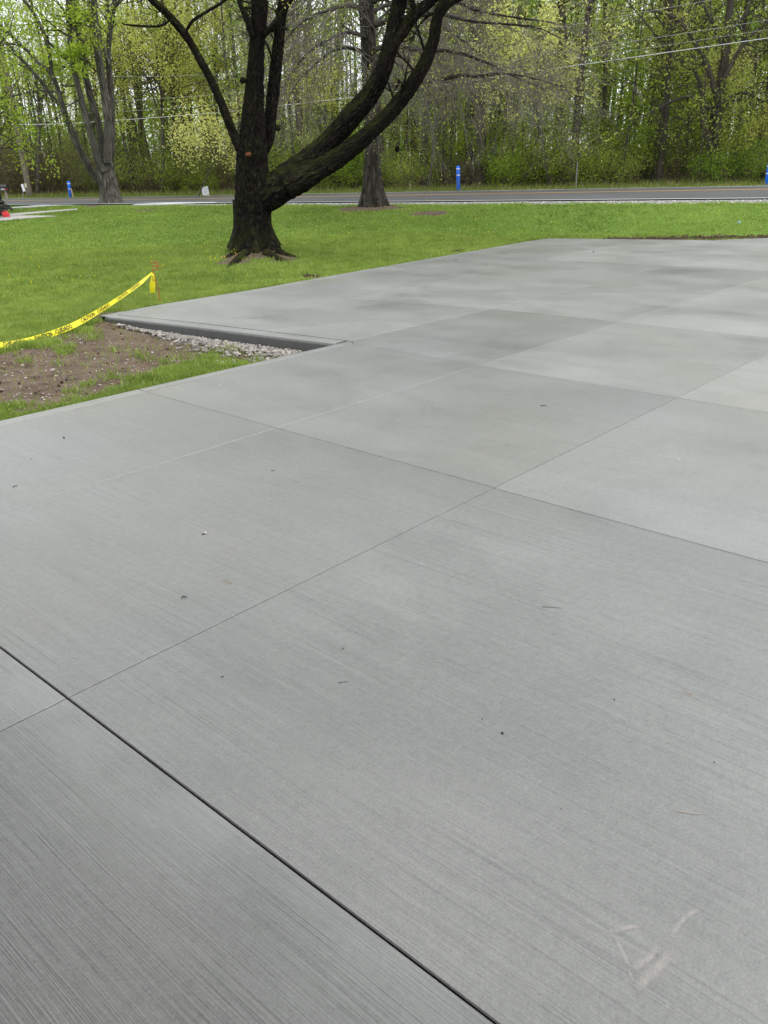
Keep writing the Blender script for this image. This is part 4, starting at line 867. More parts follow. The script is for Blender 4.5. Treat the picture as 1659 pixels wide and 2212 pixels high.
leafy(460, 110, 70, 100, 45, 460, 'tall yellow-green tree behind the left branch of the forked tree', 9, 'leaf_yellow', 3600, 0.14, 26, 0.1)
leafy(660, 60, 80, 60, 47, 665, 'tall thin-crowned tree between the forked stem and the oak, near the top', 10, 'leaf_lime', 1500, 0.12, 22, 0.1)
leafy(1020, 300, 60, 50, 40, 1015, 'light green young tree behind the middle blue marker post', 12, 'leaf_lime', 900, 0.12, 14)
leafy(1300, 260, 110, 80, 41, 1310, 'green leafy understorey tree right of the thin steel post', 13, 'leaf_green', 2200, 0.13, 22)
leafy(1480, 300, 70, 60, 40, 1480, 'green understorey tree left of the dark old tree', 14, 'leaf_green', 1700, 0.13, 18)
leafy(-25, 235, 85, 85, 30, -110, 'lime-leafed tree reaching in from the left edge above the mailbox', 15, 'leaf_lime', 3000, 0.12, 34, 0.11)
leafy(-30, 15, 70, 40, 19, -200, 'tree just outside the left edge with broad leaves hanging into the top corner', 16, 'leaf_lime', 600, 0.12, 22, 0.09)
leafy(70, 140, 100, 90, 44, 75, 'pale green tree behind the grey maple stems', 17, 'leaf_lime', 3200, 0.14, 26, 0.1)
leafy(230, 90, 90, 90, 46, 225, 'yellowish tree behind the right stems of the grey maple', 18, 'leaf_yellow', 2400, 0.13, 26, 0.1)

# ---- old dark tree at the right
xo, yo = pt_st(1541, 11.2); dt = tree('old_tree', (xo, yo, float(terrain(xo, yo))), 'old dark tree hung with tangled bare twigs at the wood edge on the right')
tk = MB(); an = []; rsd = np.random.default_rng(44); brd = bark_rough(6, 0.1, 7)
D1 = limb(tk, [(1543, 410, 30), (1543, 340, 26), (1546, 270, 24), (1550, 216, 23), (1560, 160, 20), (1566, 120, 18), (1572, 60, 16), (1578, 0, 14), (1590, -120, 8)], yo, 5, 14, brd)
for b in ([(1552, 220, 13), (1530, 150, 12), (1500, 90, 9), (1460, 40, 7), (1400, 20, 4)], [(1560, 180, 11), (1590, 120, 9), (1620, 80, 7), (1670, 40, 4)], [(1566, 120, 10), (1545, 60, 8), (1520, 10, 6), (1500, -60, 3)],
          [(1548, 250, 9), (1500, 210, 7), (1450, 220, 5), (1400, 245, 3), (1360, 270, 1.5)], [(1550, 230, 9), (1600, 200, 7), (1650, 220, 4)], [(1570, 80, 9), (1610, 30, 7), (1640, -30, 4)], [(1536, 330, 20), (1520, 260, 14), (1516, 200, 10), (1500, 150, 6)]):
    C = limb(tk, b, yo - 0.3, 5, 8, brd); twig_sprays(tk, C, 13, 2.0, PBR, rsd, an, 0.25, 1.0, (0, -0.1, -0.15))
part(dt, 'trunk', tk, M['bark_wood'])
lv = MB(); A = np.array(an); A = A[rsd.random(len(A)) < 0.5]; lv.leaves(A + rsd.normal(size=A.shape) * 0.1, 0.1, rsd); part(dt, 'crown', lv, M['leaf_olive'], False)
fl = MB(); C = [ground(1370, 392), at(1330, 386, 39.5), at(1290, 384, 40.2)]
fl.tube(np.array([pt_st(1365, 10.6) + (float(terrain(*pt_st(1365, 10.6))) + 0.25,), pt_st(1325, 11.0) + (float(terrain(*pt_st(1325, 11))) + 0.45,), pt_st(1290, 11.6) + (float(terrain(*pt_st(1290, 11.6))) + 0.62,)]), [0.07, 0.06, 0.04], 8)
tag(fl.build('fallen_log', M['bark_wood'], None, True), 'dark fallen log lying at the foot of the wood on the right', 'log')

# ---- depth of the wood: a far mass of stems and leaves nobody could count
rw = np.random.default_rng(31); tk = MB(); lv = MB()
for i in range(420):
    px = rw.uniform(-350, 2000); s = rw.uniform(42, 75); x, y = pt_st(px, s); z = float(terrain(x, y)); hgt = rw.uniform(9, 20)
    dx, dy = rw.normal(size=2) * 0.5; tk.tube([(x, y, z - 0.2), (x + dx * 0.5, y + dy * 0.5, z + hgt * 0.5), (x + dx, y + dy, z + hgt)], [rw.uniform(0.06, 0.2), 0.08, 0.02], 5, False)
    for _ in range(6):
        zz = z + hgt * rw.uniform(0.25, 0.95); a = rw.uniform(0, 6.28); L = rw.uniform(0.8, 2.6); tk.tube([(x + dx * 0.5, y + dy * 0.5, zz), (x + L * math.cos(a), y + L * math.sin(a), zz + L * 0.6)], [0.03, 0.008], 3, False)
n = 150000; px = rw.uniform(-350, 2000, n); s = rw.uniform(38, 76, n)
hmax = np.interp(px, [-350, 0, 280, 420, 560, 620, 800, 900, 1050, 1200, 2000], [6, 5, 6, 10, 9, 5, 6, 10, 17, 22, 22])
zs = hmax * rw.random(n) ** np.where(px > 950, 1.1, 0.9); px[::3] = np.where(px[::3] < 900, px[::3] + 1000, px[::3]); zs[::3] = np.interp(px[::3], [-350, 900, 1050, 2000], [4, 6, 14, 16]) * rw.random(len(zs[::3]))
_d = ray(0, 400)[None] + (px / FPX)[:, None] * rt[None]; _t = (RS0 + s) / (_d[:, 0] * RN[0] + _d[:, 1] * RN[1]); xs, ys = _d[:, 0] * _t, _d[:, 1] * _t
lv.leaves(np.c_[xs, ys, 0.8 + zs], 0.31, rw, 0.2)
wd = empty('distant_wood', (0, 95, 0.7), 'deeper part of the wood, a mass of far stems and spring leaves', 'woods'); stuff(wd)
o = part(wd, 'stems', tk, M['bark_wood']); stuff(o); o = part(wd, 'foliage', lv, M['leaf_green'], False); stuff(o)

# ================================================================== GRASS (uncountable)
def blades(n, dmin, dmax, hgt, wid, seed, dens_soil=0.05):
    r = np.random.default_rng(seed); X = []; Y = []; c = 0
    while c < n:
        m = int(n * 1.2); d = np.sqrt(r.uniform(dmin ** 2, dmax ** 2, m)); a = r.uniform(-0.60, 0.60, m); x = d * np.sin(a); y = d * np.cos(a)
        ok = ~in_poly(x, y, SLAB_XY); x = x[ok]; y = y[ok]; m = len(x)
        s, t = road_st(x, y); ok = (s < -0.55 - 0.5 * sstep(-16, -6, t) * fbm(x, y, 1.5) * 1.6)
        for P in PATH_XY: ok &= ~in_poly(x, y, P)
        ok &= r.random(m) > np.clip(soil(x, y) * 1.15, 0, 1 - dens_soil)
        x = x[ok]; y = y[ok]; X.append(x); Y.append(y); c += len(x)
    x = np.concatenate(X)[:n]; y = np.concatenate(Y)[:n]; z = terrain(x, y) - 0.004
    cl = 0.6 + 0.8 * fbm(x, y, 3.1) * (0.6 + 0.8 * fbm(x + 40, y, 0.7))
    h_ = hgt * cl * r.uniform(0.55, 1.25, n); w_ = wid * r.uniform(0.7, 1.3, n)
    a = r.uniform(0, 6.283, n); ca, sa = np.cos(a), np.sin(a); le = r.uniform(0.1, 0.9, n) * h_; b = r.uniform(0, 6.283, n); lx, ly = np.cos(b) * le, np.sin(b) * le
    P0 = np.c_[x - ca * w_ / 2, y - sa * w_ / 2, z]; P1 = np.c_[x + ca * w_ / 2, y + sa * w_ / 2, z]
    P2 = np.c_[x + ca * w_ * 0.4 + lx * 0.4, y + sa * w_ * 0.4 + ly * 0.4, z + h_ * 0.6]; P3 = np.c_[x - ca * w_ * 0.4 + lx * 0.4, y - sa * w_ * 0.4 + ly * 0.4, z + h_ * 0.6]
    P4 = np.c_[x + lx, y + ly, z + h_]
    V = np.stack([P0, P1, P2, P3, P4], 1).reshape(-1, 3); k = np.arange(n)[:, None] * 5
    return V, k + np.array([[0, 1, 2, 3]]), k + np.array([[3, 2, 4]])
g = MB()
for a in ((45000, 5.0, 9.0, 0.044, 0.0055, 4, 0.012), (120000, 9.0, 13.0, 0.058, 0.0060, 1, 0.012), (170000, 13.0, 21.0, 0.060, 0.011, 2, 0.03), (110000, 21.0, 42.0, 0.045, 0.02, 3, 0.02)): g.add(*blades(*a))
stuff(g.build('lawn_grass', M['grass']), 'short mown spring grass covering the lawn', 'grass')
g = MB(); r = np.random.default_rng(9)                            # taller tufts round the bare patch
T_ = ground_many(r.uniform(-30, 600, 150), r.uniform(690, 890, 150))[:, :2]
T_ = list(T_[~in_poly(T_[:, 0], T_[:, 1], SLAB_XY) & (dist_poly(T_[:, 0], T_[:, 1], SLAB_XY) > 0.05) & (soil(T_[:, 0], T_[:, 1]) < 0.97 - 0.25 * r.random(len(T_)))])
T_ += [ground(*p)[:2] for p in ((287, 700), (292, 703), (280, 706), (190, 728), (200, 735), (215, 732), (165, 722), (300, 770), (320, 778), (500, 758), (470, 768), (505, 764), (360, 786), (390, 776), (430, 772), (250, 760), (130, 790))]
for p in T_:
    k = int(r.integers(14, 40)); x = p[0] + r.normal(size=k) * 0.05; y = p[1] + r.normal(size=k) * 0.05; z = terrain(x, y); hh = r.uniform(0.04, 0.10, k); a = r.uniform(0, 6.283, k); b = r.uniform(0, 6.283, k); w = 0.007
    lx = np.cos(b) * hh * 0.6; ly = np.sin(b) * hh * 0.6; ca = np.cos(a) * w / 2; sa = np.sin(a) * w / 2
    V = np.stack([np.c_[x - ca, y - sa, z], np.c_[x + ca, y + sa, z], np.c_[x + ca * .8 + lx * .35, y + sa * .8 + ly * .35, z + hh * .6], np.c_[x - ca * .8 + lx * .35, y - sa * .8 + ly * .35, z + hh * .6], np.c_[x + lx, y + ly, z + hh]], 1).reshape(-1, 3)
    q = np.arange(k)[:, None] * 5; g.add(V, q + np.array([[0, 1, 2, 3]]), q + np.array([[3, 2, 4]]))
stuff(g.build('grass_tufts', M['grass']), 'ragged grass tufts around the bare soil patch', 'grass')
g = MB(); n = 34000; t = r.uniform(-48, 30, n); s = 7.75 + 2.6 * r.random(n) ** 1.4; x, y = road_xy(s, t); z = terrain(x, y); hh = r.uniform(0.06, 0.2, n) * (0.5 + 0.5 * sstep(7.8, 9.6, s)) * 1.6; a = r.uniform(0, 6.283, n); b = r.uniform(0, 6.283, n); w = r.uniform(0.012, 0.028, n)
ca = np.cos(a) * w / 2; sa = np.sin(a) * w / 2; lx = np.cos(b) * hh * .5; ly = np.sin(b) * hh * .5
g.add(np.stack([np.c_[x - ca, y - sa, z - 0.01], np.c_[x + ca, y + sa, z - 0.01], np.c_[x + lx, y + ly, z + hh]], 1).reshape(-1, 3), None, np.arange(n * 3).reshape(-1, 3))
stuff(g.build('verge_grass', M['wildgrass']), 'rough grass verge between the road and the wood', 'grass')
g = MB(); C = [ground(x, y) for x, y in [(r.uniform(20, 560), r.uniform(520, 640)) for _ in range(22)] + [(r.uniform(430, 520), r.uniform(530, 570)) for _ in range(14)] + [(r.uniform(640, 1100), r.uniform(470, 540)) for _ in range(14)]]
for p in C:
    if in_poly(p[0], p[1], SLAB_XY): continue
    k = 9; th = np.linspace(0, 6.283, k, endpoint=False); rr = r.uniform(0.006, 0.009)
    g.add(np.concatenate([np.c_[p[0] + rr * np.cos(th), p[1] + rr * np.sin(th), np.full(k, p[2] + 0.055)], [[p[0], p[1], p[2] + 0.066], [p[0], p[1], p[2]]]]), None, [(i, (i + 1) % k, k) for i in range(k)] + [((i + 1) % k, i, k + 1) for i in range(k)])
stuff(g.build('dandelions', M['dandelion']), 'scattered yellow dandelions in the lawn', 'flowers')

# ---- stones and clods (uncountable)
ICO = None
def stones(mb, P, S, r):
    t = (1 + 5 ** .5) / 2; B = np.array([(-1, t, 0), (1, t, 0), (-1, -t, 0), (1, -t, 0), (0, -1, t), (0, 1, t), (0, -1, -t), (0, 1, -t), (t, 0, -1), (t, 0, 1), (-t, 0, -1), (-t, 0, 1)]) / 1.9
    F = np.array([(0, 11, 5), (0, 5, 1), (0, 1, 7), (0, 7, 10), (0, 10, 11), (1, 5, 9), (5, 11, 4), (11, 10, 2), (10, 7, 6), (7, 1, 8), (3, 9, 4), (3, 4, 2), (3, 2, 6), (3, 6, 8), (3, 8, 9), (4, 9, 5), (2, 4, 11), (6, 2, 10), (8, 6, 7), (9, 8, 1)])
    n = len(P); V = B[None] * r.uniform(0.65, 1.25, (n, 12, 1)); a = r.uniform(0, 6.283, n); V = V * r.uniform(0.6, 1.2, (n, 1, 3)) * np.array([1, 1, 0.75])
    x = V[..., 0] * np.cos(a)[:, None] - V[..., 1] * np.sin(a)[:, None]; y = V[..., 0] * np.sin(a)[:, None] + V[..., 1] * np.cos(a)[:, None]; V = np.stack([x, y, V[..., 2]], -1)
    V = V * S[:, None, None] + P[:, None, :]; mb.add(V.reshape(-1, 3), None, (F[None] + np.arange(n)[:, None, None] * 12).reshape(-1, 3))
g = MB(); n = 3000; f = r.random(n) ** 0.75; v_ = 3.64 + 1.95 * (1 - f); wid = 0.04 + 0.26 * sstep(5.5, 3.9, v_); uu = np.interp(v_, [3.61, 5.87], [3.585, 3.28]) - 0.012 - wid * np.abs(r.normal(size=n)) * 0.75
P = np.array([uv(a, b) for a, b in zip(uu, v_)]); ok = ~in_poly(P[:, 0], P[:, 1], SLAB_XY) & (dist_poly(P[:, 0], P[:, 1], SLAB_XY) > 0.015); P = P[ok]
stones(g, np.c_[P, terrain(P[:, 0], P[:, 1]) + 0.012 + r.random(len(P)) * 0.02], r.uniform(0.008, 0.027, len(P)), r)
stuff(g.build('gravel', M['stone']), 'pale crushed stone spilling from under the slab edge', 'gravel')
g = MB(); P = ground_many(r.uniform(-20, 640, 1100), r.uniform(690, 890, 1100))[:, :2]
P = P[(soil(P[:, 0], P[:, 1]) > 0.5) & ~in_poly(P[:, 0], P[:, 1], SLAB_XY)]; stones(g, np.c_[P, terrain(P[:, 0], P[:, 1]) + 0.004], r.uniform(0.003, 0.011, len(P)) * (1 + (r.random(len(P)) < 0.06)), r)
stuff(g.build('soil_stones', M['stone']), 'small pale stones scattered over the bare soil', 'stones')
g = MB(); P = ground_many(r.uniform(-20, 600, 220), r.uniform(690, 880, 220))[:, :2]
P = list(P[(soil(P[:, 0], P[:, 1]) > 0.6) & ~in_poly(P[:, 0], P[:, 1], SLAB_XY)])
for q, n in (((672, 599), 30), ((664, 600), 12), ((990, 543), 26), ((984, 545), 14)):
    c = ground(*q)[:2]; P += [c + r.normal(size=2) * 0.13 for _ in range(n)]
for _ in range(1100):
    w = r.random(); c = far_a + (far_b - far_a) * w; P.append(c + r.normal(size=2) * 0.2)
P = np.array([p for p in P if not in_poly(p[0], p[1], SLAB_XY)]); far_ = P[:, 1] > 12
stones(g, np.c_[P, terrain(P[:, 0], P[:, 1]) + 0.008], r.uniform(0.006, 0.017, len(P)) * np.where(far_, 2.4, 1.0), r)
stuff(g.build('soil_clods', M['clod']), 'dark crumbs of turned soil beside the concrete', 'soil')
g = MB(); n = 2600; t = r.uniform(-16, 14, n); s = -0.42 - np.abs(r.normal(size=n)) * 0.2 * (0.5 + 0.5 * sstep(-14, 0, t)); x, y = road_xy(s, t)
stones(g, np.c_[x, y, terrain(x, y) + 0.0], r.uniform(0.015, 0.034, n), r); stuff(g.build('shoulder_stones', M['shoulder']), 'pale stones along the near shoulder of the road', 'gravel')

# ================================================================== OBJECTS
def child(root, name, mb, mat, smooth=False, label=None):
    o = part(root, name, mb, mat, smooth)
    if label: o['label'] = label
    return o
# ---- stake and caution tape
sb = ground(348, 656); YS = sb[1]
st = tag(empty('tape_stake', sb, 'leaning orange wire stake with three hooks holding the yellow tape', 'stake'), 'leaning orange wire stake with three hooks holding the yellow tape', 'stake')
m = MB(); hook = at(329, 589, YS - 0.05); foot_ = np.array([sb[0], sb[1], sb[2] - 0.15])
m.tube(crom([[*foot_, 0.006], [*at(343, 632, YS), 0.006], [*at(336, 606, YS - 0.03), 0.006], [*at(331.5, 587, YS - 0.05), 0.006]], 4)[:, :3], np.full(13, 0.0062), 8)
child(st, 'shaft', m, M['orange'], True)
m = MB(); P = crom([at(331.5, 587, YS - 0.05), at(330, 582.6, YS - 0.06), at(337, 582, YS - 0.07), at(341.3, 579, YS - 0.08), at(341.8, 573, YS - 0.08), at(340.5, 568, YS - 0.08), at(338.5, 566.8, YS - 0.06), at(331, 566.6, YS - 0.04), at(325.5, 566.4, YS - 0.02)], 5)
m.tube(P, np.full(len(P), 0.0062), 8); child(st, 'hook', m, M['orange'], True)
m = MB(); P = np.array([at(341.5, 574, YS - 0.08), at(335, 574.6, YS - 0.05), at(327.5, 575.2, YS - 0.02)]); m.tube(P, np.full(3, 0.0065), 8); child(st, 'prong', m, M['orange'], True)
TP = crom([[*at(328.5, 589, YS - 0.06)], [*at(322, 595, YS - 0.12)], [*at(300, 614, YS - 0.35)], [*at(262, 641, YS - 0.8)], [*at(215, 671, YS - 1.3)], [*at(160, 702, YS - 1.8)], [*at(100, 725, YS - 2.25)], [*at(50, 738, YS - 2.6)], [*at(0, 746, YS - 2.9)], [*at(-70, 752, YS - 3.3)], [*at(-170, 748, YS - 3.7)], [*at(-260, 740, YS - 4.0)]], 10)
TL = np.r_[0, np.cumsum(np.linalg.norm(np.diff(TP, axis=0), axis=1))]
def tape_pt(l, w, lift=0.0):                               # l along, w across (+ up), lift off the face towards the camera
    l = np.asarray(l, float); C = np.stack([np.interp(l, TL, TP[:, i]) for i in range(3)], -1); C2 = np.stack([np.interp(l + 0.03, TL, TP[:, i]) for i in range(3)], -1)
    T = C2 - C; T /= np.linalg.norm(T, axis=-1)[..., None] + 1e-9
    tw_ = 0.55 - 0.35 * np.exp(-((l - 1.4) / 0.5) ** 2) + 0.12 * np.sin(l * 5.0); 
    U = np.array([0, 0, 1.0]) - T * T[..., 2:3]; U /= np.linalg.norm(U, axis=-1)[..., None]; N = np.cross(T, U)
    N = np.where((N[..., 1:2] > 0), -N, N)
    D = U * np.cos(tw_)[..., None] - N * np.sin(tw_)[..., None] * -1 * -1; F = np.cross(D, T); F = np.where(F[..., 1:2] > 0, -F, F)
    full = 0.30 + 0.34 * sstep(0.0, 0.3, l) + 0.36 * sstep(0.5, 2.2, l)
    return C + D * (np.asarray(w) * full)[..., None] + F * lift
tape = empty('caution_tape', sb, 'yellow caution tape with black lettering sagging from the orange stake to the left edge', 'tape')
m = MB(); ls = np.linspace(0, TL[-1] - 0.05, 150); W = 0.032
grid = np.stack([tape_pt(ls, np.full(150, w)) for w in (-W, -W / 3, W / 3, W)], 0).reshape(-1, 3)
m.add(grid, [(r_ * 150 + i, r_ * 150 + i + 1, (r_ + 1) * 150 + i + 1, (r_ + 1) * 150 + i) for r_ in range(3) for i in range(149)]); rib_ = child(tape, 'ribbon', m, M['tape'], True)
def text_mesh(body, size, off=0.0):
    c = bpy.data.curves.new('lettering', 'FONT'); c.body = body; c.size = size; c.offset = off; c.resolution_u = 2
    o = bpy.data.objects.new('lettering', c); COL.objects.link(o); dg = bpy.context.evaluated_depsgraph_get(); me = bpy.data.meshes.new_from_object(o.evaluated_get(dg)); bpy.data.objects.remove(o); return me
l0 = 0.30; wi = 0
while l0 < TL[-1] - 0.5:                                   # the two words take turns along the tape
    me = text_mesh(('CUIDADO', 'CAUTION')[wi % 2], 0.068, 0.0012); co = np.zeros(len(me.vertices) * 3); me.vertices.foreach_get('co', co); co = co.reshape(-1, 3); wx = co[:, 0].max()
    V = tape_pt(l0 + (wx - co[:, 0]) * (0.28 / wx), co[:, 1] - 0.020, 0.006)
    me.vertices.foreach_set('co', V.astype(np.float32).ravel()); me.update(); o = link('lettering', me, M['ink'], rib_); l0 += 0.34 if wi % 2 == 0 else 0.46; wi += 1
m = MB(); e0 = at(330, 588, YS - 0.075); L = np.linspace(0, 1, 9); c = np.array([at(330 - 0.6 * a, 590 + 42 * a, YS - 0.08 - 0.02 * math.sin(3 * a)) for a in L]); hw = np.array([0.006, 0.018, 0.024, 0.027, 0.034, 0.037, 0.036, 0.035, 0.034])
bend = 0.012 * np.sin(L * 7)
V = np.concatenate([c + np.c_[-hw, bend, 0 * hw], c + np.c_[0 * hw, -bend * 0.6, 0 * hw], c + np.c_[hw, bend * 0.5, 0.004 * np.sin(L * 9)]])
m.add(V, [(r_ * 9 + i, r_ * 9 + i + 1, (r_ + 1) * 9 + i + 1, (r_ + 1) * 9 + i) for r_ in range(2) for i in range(8)]); child(tape, 'loose_end', m, M['tape'], True)
for ch, dx in (('C', 0.0), ('U', 0.03)):
    me = text_mesh(ch, 0.034, 0.0012); co2 = np.zeros(len(me.vertices) * 3); me.vertices.foreach_get('co', co2); co2 = co2.reshape(-1, 3)
    V = np.array([at(330, 596, YS - 0.108) + np.array([(y - 0.011), 0, -(x + dx) * 1.2]) for x, y, _ in co2]); me.vertices.foreach_set('co', V.astype(np.float32).ravel()); me.update(); o = link('lettering', me, M['ink'], rib_)

# ---- utility pole, wires
xp, yp = pt_st(61, 8.6); zp = float(terrain(xp, yp)); po = empty('utility_pole', (xp, yp, zp), 'weathered wooden utility pole across the road behind the white road sign', 'pole')
m = MB(); P = np.array([(xp, yp, zp - 0.3), (xp - 0.08, yp, zp + 5), (xp - 0.2, yp, zp + 10.5)]); m.tube(crom(P, 6), np.linspace(0.15, 0.10, 13), 12, rough=bark_rough(3, 0.03, 9)); child(po, 'shaft', m, M['poleWood'], True)
m = MB(); m.box((xp - 1.2, yp - 0.2, zp + 9.8), (xp + 0.9, yp - 0.1, zp + 9.92)); child(po, 'crossarm', m, M['poleWood'])
m = MB(); c = at(55.2, 400.5, yp - 0.17); m.box(c - [0.05, 0.004, 0.09], c + [0.05, 0.004, 0.09]); child(po, 'tag_plate', m, M['cream'])
def wire(name, label, pts, rad, mat, sag_end):
    rows = [[*at(x, y, Y)] for x, y, Y in pts]; C = crom(rows, 10); m = MB(); m.tube(C, np.full(len(C), rad), 6, False); tag(m.build(name, M[mat], None, True), label, 'wire', 'overhead wires along the road')
def wy(px, s): return pt_st(px, s)[1]
wire('overhead_cable', 'thick pale overhead cable, lowest of the wires crossing the wood', [(x, y, wy(x, 8.4)) for x, y in ((-60, 266), (50, 269), (155, 266), (300, 256.5), (472, 243), (600, 228.6), (773, 209), (903, 191), (1093, 163), (1261, 139), (1460, 110.5), (1659, 82), (1850, 53))], 0.012, 'wire', 0)
wire('overhead_wire', 'thin wire just above the thick pale cable on the right', [(x, y, wy(x, 8.5)) for x, y in ((-60, 238), (155, 245), (472, 226), (760, 197), (903, 180), (1093, 152), (1261, 125), (1460, 94.5), (1659, 64), (1850, 34))], 0.005, 'wire_dark', 0)
wire('overhead_wire', 'second thin wire above the thick pale cable on the right', [(x, y, wy(x, 8.3)) for x, y in ((-60, 214), (155, 222), (472, 204), (760, 177), (903, 160), (1093, 132), (1261, 105.6), (1460, 75), (1659, 43), (1850, 12))], 0.0055, 'wire_dark', 0)
wire('overhead_wire', 'highest overhead wire cutting the top right corner', [(x, y, wy(x, 8.6)) for x, y in ((-60, 150), (155, 165), (472, 160), (760, 130), (903, 112), (1093, 79), (1261, 49), (1537, 0), (1659, -22), (1850, -58))], 0.0055, 'wire_dark', 0)

# ---- blue marker posts and small stakes over the road
def marker(px, pbot, ptop, label, tilt=0.0, bands=True):
    g_ = ground(px, pbot); x, y = g_[0], g_[1]; z = g_[2]; top = at(px, ptop, y)[2]; hh = top - z
    o = empty('marker_post', (x, y, z), label, 'post', 'blue marker posts along the road'); o.rotation_euler = (0, tilt, 0)
    m = MB(); zs = [-0.3, hh - 0.10, hh - 0.04, hh - 0.01, hh]; rr = [0.075, 0.075, 0.072, 0.055, 0.02]; m.tube([(0, 0, a) for a in zs], rr, 14)
    c = m.build('tube', M['blue'], o, True)
    if bands:
        for b in (hh - 0.13, hh - 0.36):
            m = MB(); m.tube([(0, 0, b), (0, 0, b + 0.035)], [0.0765, 0.0765], 14, False); m.build('white_band', M['white'], c, True)
marker(990, 411.5, 358, 'blue marker post across the road near the middle of the picture', -0.02)
marker(153, 426.5, 391, 'blue marker post leaning across the road left of the grey maple', 0.02)
marker(1656, 399, 352, 'blue marker post cut by the right edge of the picture', 0.0)
def post(name, px, pb, pt, w, mat, label, cat, sides=4, tilt=0.0):
    g_ = ground(px, pb); hh = at(px, pt, g_[1])[2] - g_[2]; o = empty(name, g_, label, cat); o.rotation_euler = (0, tilt, 0)
    m = MB(); m.tube([(0, 0, -0.2), (0, 0, hh * 0.9), (0, 0, hh)], [w, w, w * 0.8], sides); m.build('shaft', M[mat], o); return o, hh
post('survey_stake', 158, 427, 409, 0.028, 'tan', 'pale wooden survey stake beside the left blue marker post', 'stake', tilt=-0.05)
post('survey_stake', 886, 411, 391, 0.035, 'cream', 'cream wooden stake across the road right of the oak', 'stake')
post('steel_post', 1244, 406, 349, 0.022, 'steel', 'thin grey steel post at the edge of the wood', 'post', 6)
o, hh = post('marker_flag', 1078, 405, 396, 0.006, 'steel', 'small yellow marker flag on the verge right of the middle blue post', 'flag')
m = MB(); m.add([(0.004, 0, hh), (0.16, 0.02, hh - 0.03), (0.12, 0.0, hh - 0.17), (0.004, 0, hh - 0.15)], [(0, 1, 2, 3)]); m.build('flag', M['tape'], o)
o, hh = post('marker_flag', 861, 411, 405, 0.006, 'steel', 'tiny white marker flag on the verge left of the cream stake', 'flag')
m = MB(); m.add([(0.004, 0, hh), (0.12, 0.02, hh - 0.02), (0.12, 0.0, hh - 0.12), (0.004, 0, hh - 0.12)], [(0, 1, 2, 3)]); m.build('flag', M['white'], o)
m = MB(); c = ground(1596, 483); P = c + np.array([(-.05, 0, .03), (.01, -.03, .04), (.06, 0, .03), (.01, .03, .045), (0, 0, .055)]); m.add(P, None, [(0, 1, 4), (1, 2, 4), (2, 3, 4), (3, 0, 4)]); m.add(P - [0, 0, 0.03], None, [(1, 0, 4), (2, 1, 4)])
tag(m.build('litter_scrap', M['skyblue']), 'scrap of light blue litter lying on the grass at the far right', 'litter')
# ---- white road sign, leaning yard sign
g_ = ground(53, 429); ys = g_[1] - 0.4; o = empty('road_sign', g_, 'narrow white road sign beside the utility pole', 'sign'); c = at(50, 405.5, ys) ; hw = wpx(5.0, ys); hh = wpx(15, ys)
rl = Matrix.Translation(Vector(c)) @ Matrix.Rotation(R(-9), 4, 'Y') @ Matrix.Rotation(R(8), 4, 'Z')
m = MB(); pts = [(hw * math.cos(a) * 0.25 + sx * hw * 0.75, hh * 0.06 * math.sin(a) * 2 + sz * hh * 0.88) for sx, sz, a0 in ((1, 1, 0), (-1, 1, 90), (-1, -1, 180), (1, -1, 270)) for a in (R(a0), R(a0 + 45), R(a0 + 90))]
n = len(pts); V = np.array([(x, -0.01, z) for x, z in pts] + [(x, 0.01, z) for x, z in pts] + [(0, -0.01, 0)]); V = V @ np.array(rl.to_3x3()).T + c
m.add(V, [(i, (i + 1) % n, n + (i + 1) % n, n + i) for i in range(n)], [((i + 1) % n, i, 2 * n) for i in range(n)] + [(n + i, n + (i + 1) % n, 2 * n) for i in range(n)]); child(o, 'plate', m, M['white'])
m = MB(); b = np.array([g_[0], ys + 0.06, float(terrain(g_[0], ys)) - 0.3]); m.tube([b, (c[0], ys + 0.06, c[2] + hh * 0.8)], [0.02, 0.02], 6); child(o, 'post', m, M['steel'])
g_ = ground(446, 424.6); yy = g_[1]; o = empty('yard_sign', g_, 'white yard sign with grey print leaning across the road left of the forked tree', 'sign'); S = lambda px, py, d=0.0: at(px, py, yy - d)
q = [(434.2, 404.7), (448.6, 402.2), (452, 418.6), (438.2, 422.2)]; m = MB(); V = np.array([S(*p) for p in q] + [S(*p, -0.012) for p in q]); m.add(V, [(3, 2, 1, 0), (4, 5, 6, 7), (0, 1, 5, 4), (1, 2, 6, 5), (2, 3, 7, 6), (3, 0, 4, 7)]); child(o, 'board', m, M['white'])
def bil(u_, v_, d=0.006): a = np.array(q, float); p = (a[0] * (1 - u_) + a[1] * u_) * (1 - v_) + (a[3] * (1 - u_) + a[2] * u_) * v_; return S(p[0], p[1], d)
for v0, v1, a, b in ((.10, .14, .12, .55), (.23, .265, .05, .97), (.42, .445, .2, .8), (.60, .665, .2, .82), (.76, .83, .22, .8), (.13, .16, .7, .9)):
    m = MB(); m.add([bil(a, v1), bil(b, v1), bil(b, v0), bil(a, v0)], [(0, 1, 2, 3)]); child(o, 'print_line', m, M['print_grey'])
m = MB()
for u_ in (0.25, 0.75): m.tube([bil(u_, 0.9, -0.02), bil(u_, 1.0, -0.02), bil(u_, 1.35, -0.02)], [0.006] * 3, 5)
child(o, 'wire_legs', m, M['steel'])
q2 = [(439.5, 423.2), (452.3, 420.0), (453, 423.6), (441, 424.8)]; m = MB(); V = np.array([S(*p) for p in q2] + [S(*p, -0.012) for p in q2]); m.add(V, [(3, 2, 1, 0), (4, 5, 6, 7), (0, 1, 5, 4), (1, 2, 6, 5), (2, 3, 7, 6), (3, 0, 4, 7)]); child(o, 'lower_board', m, M['cream'])

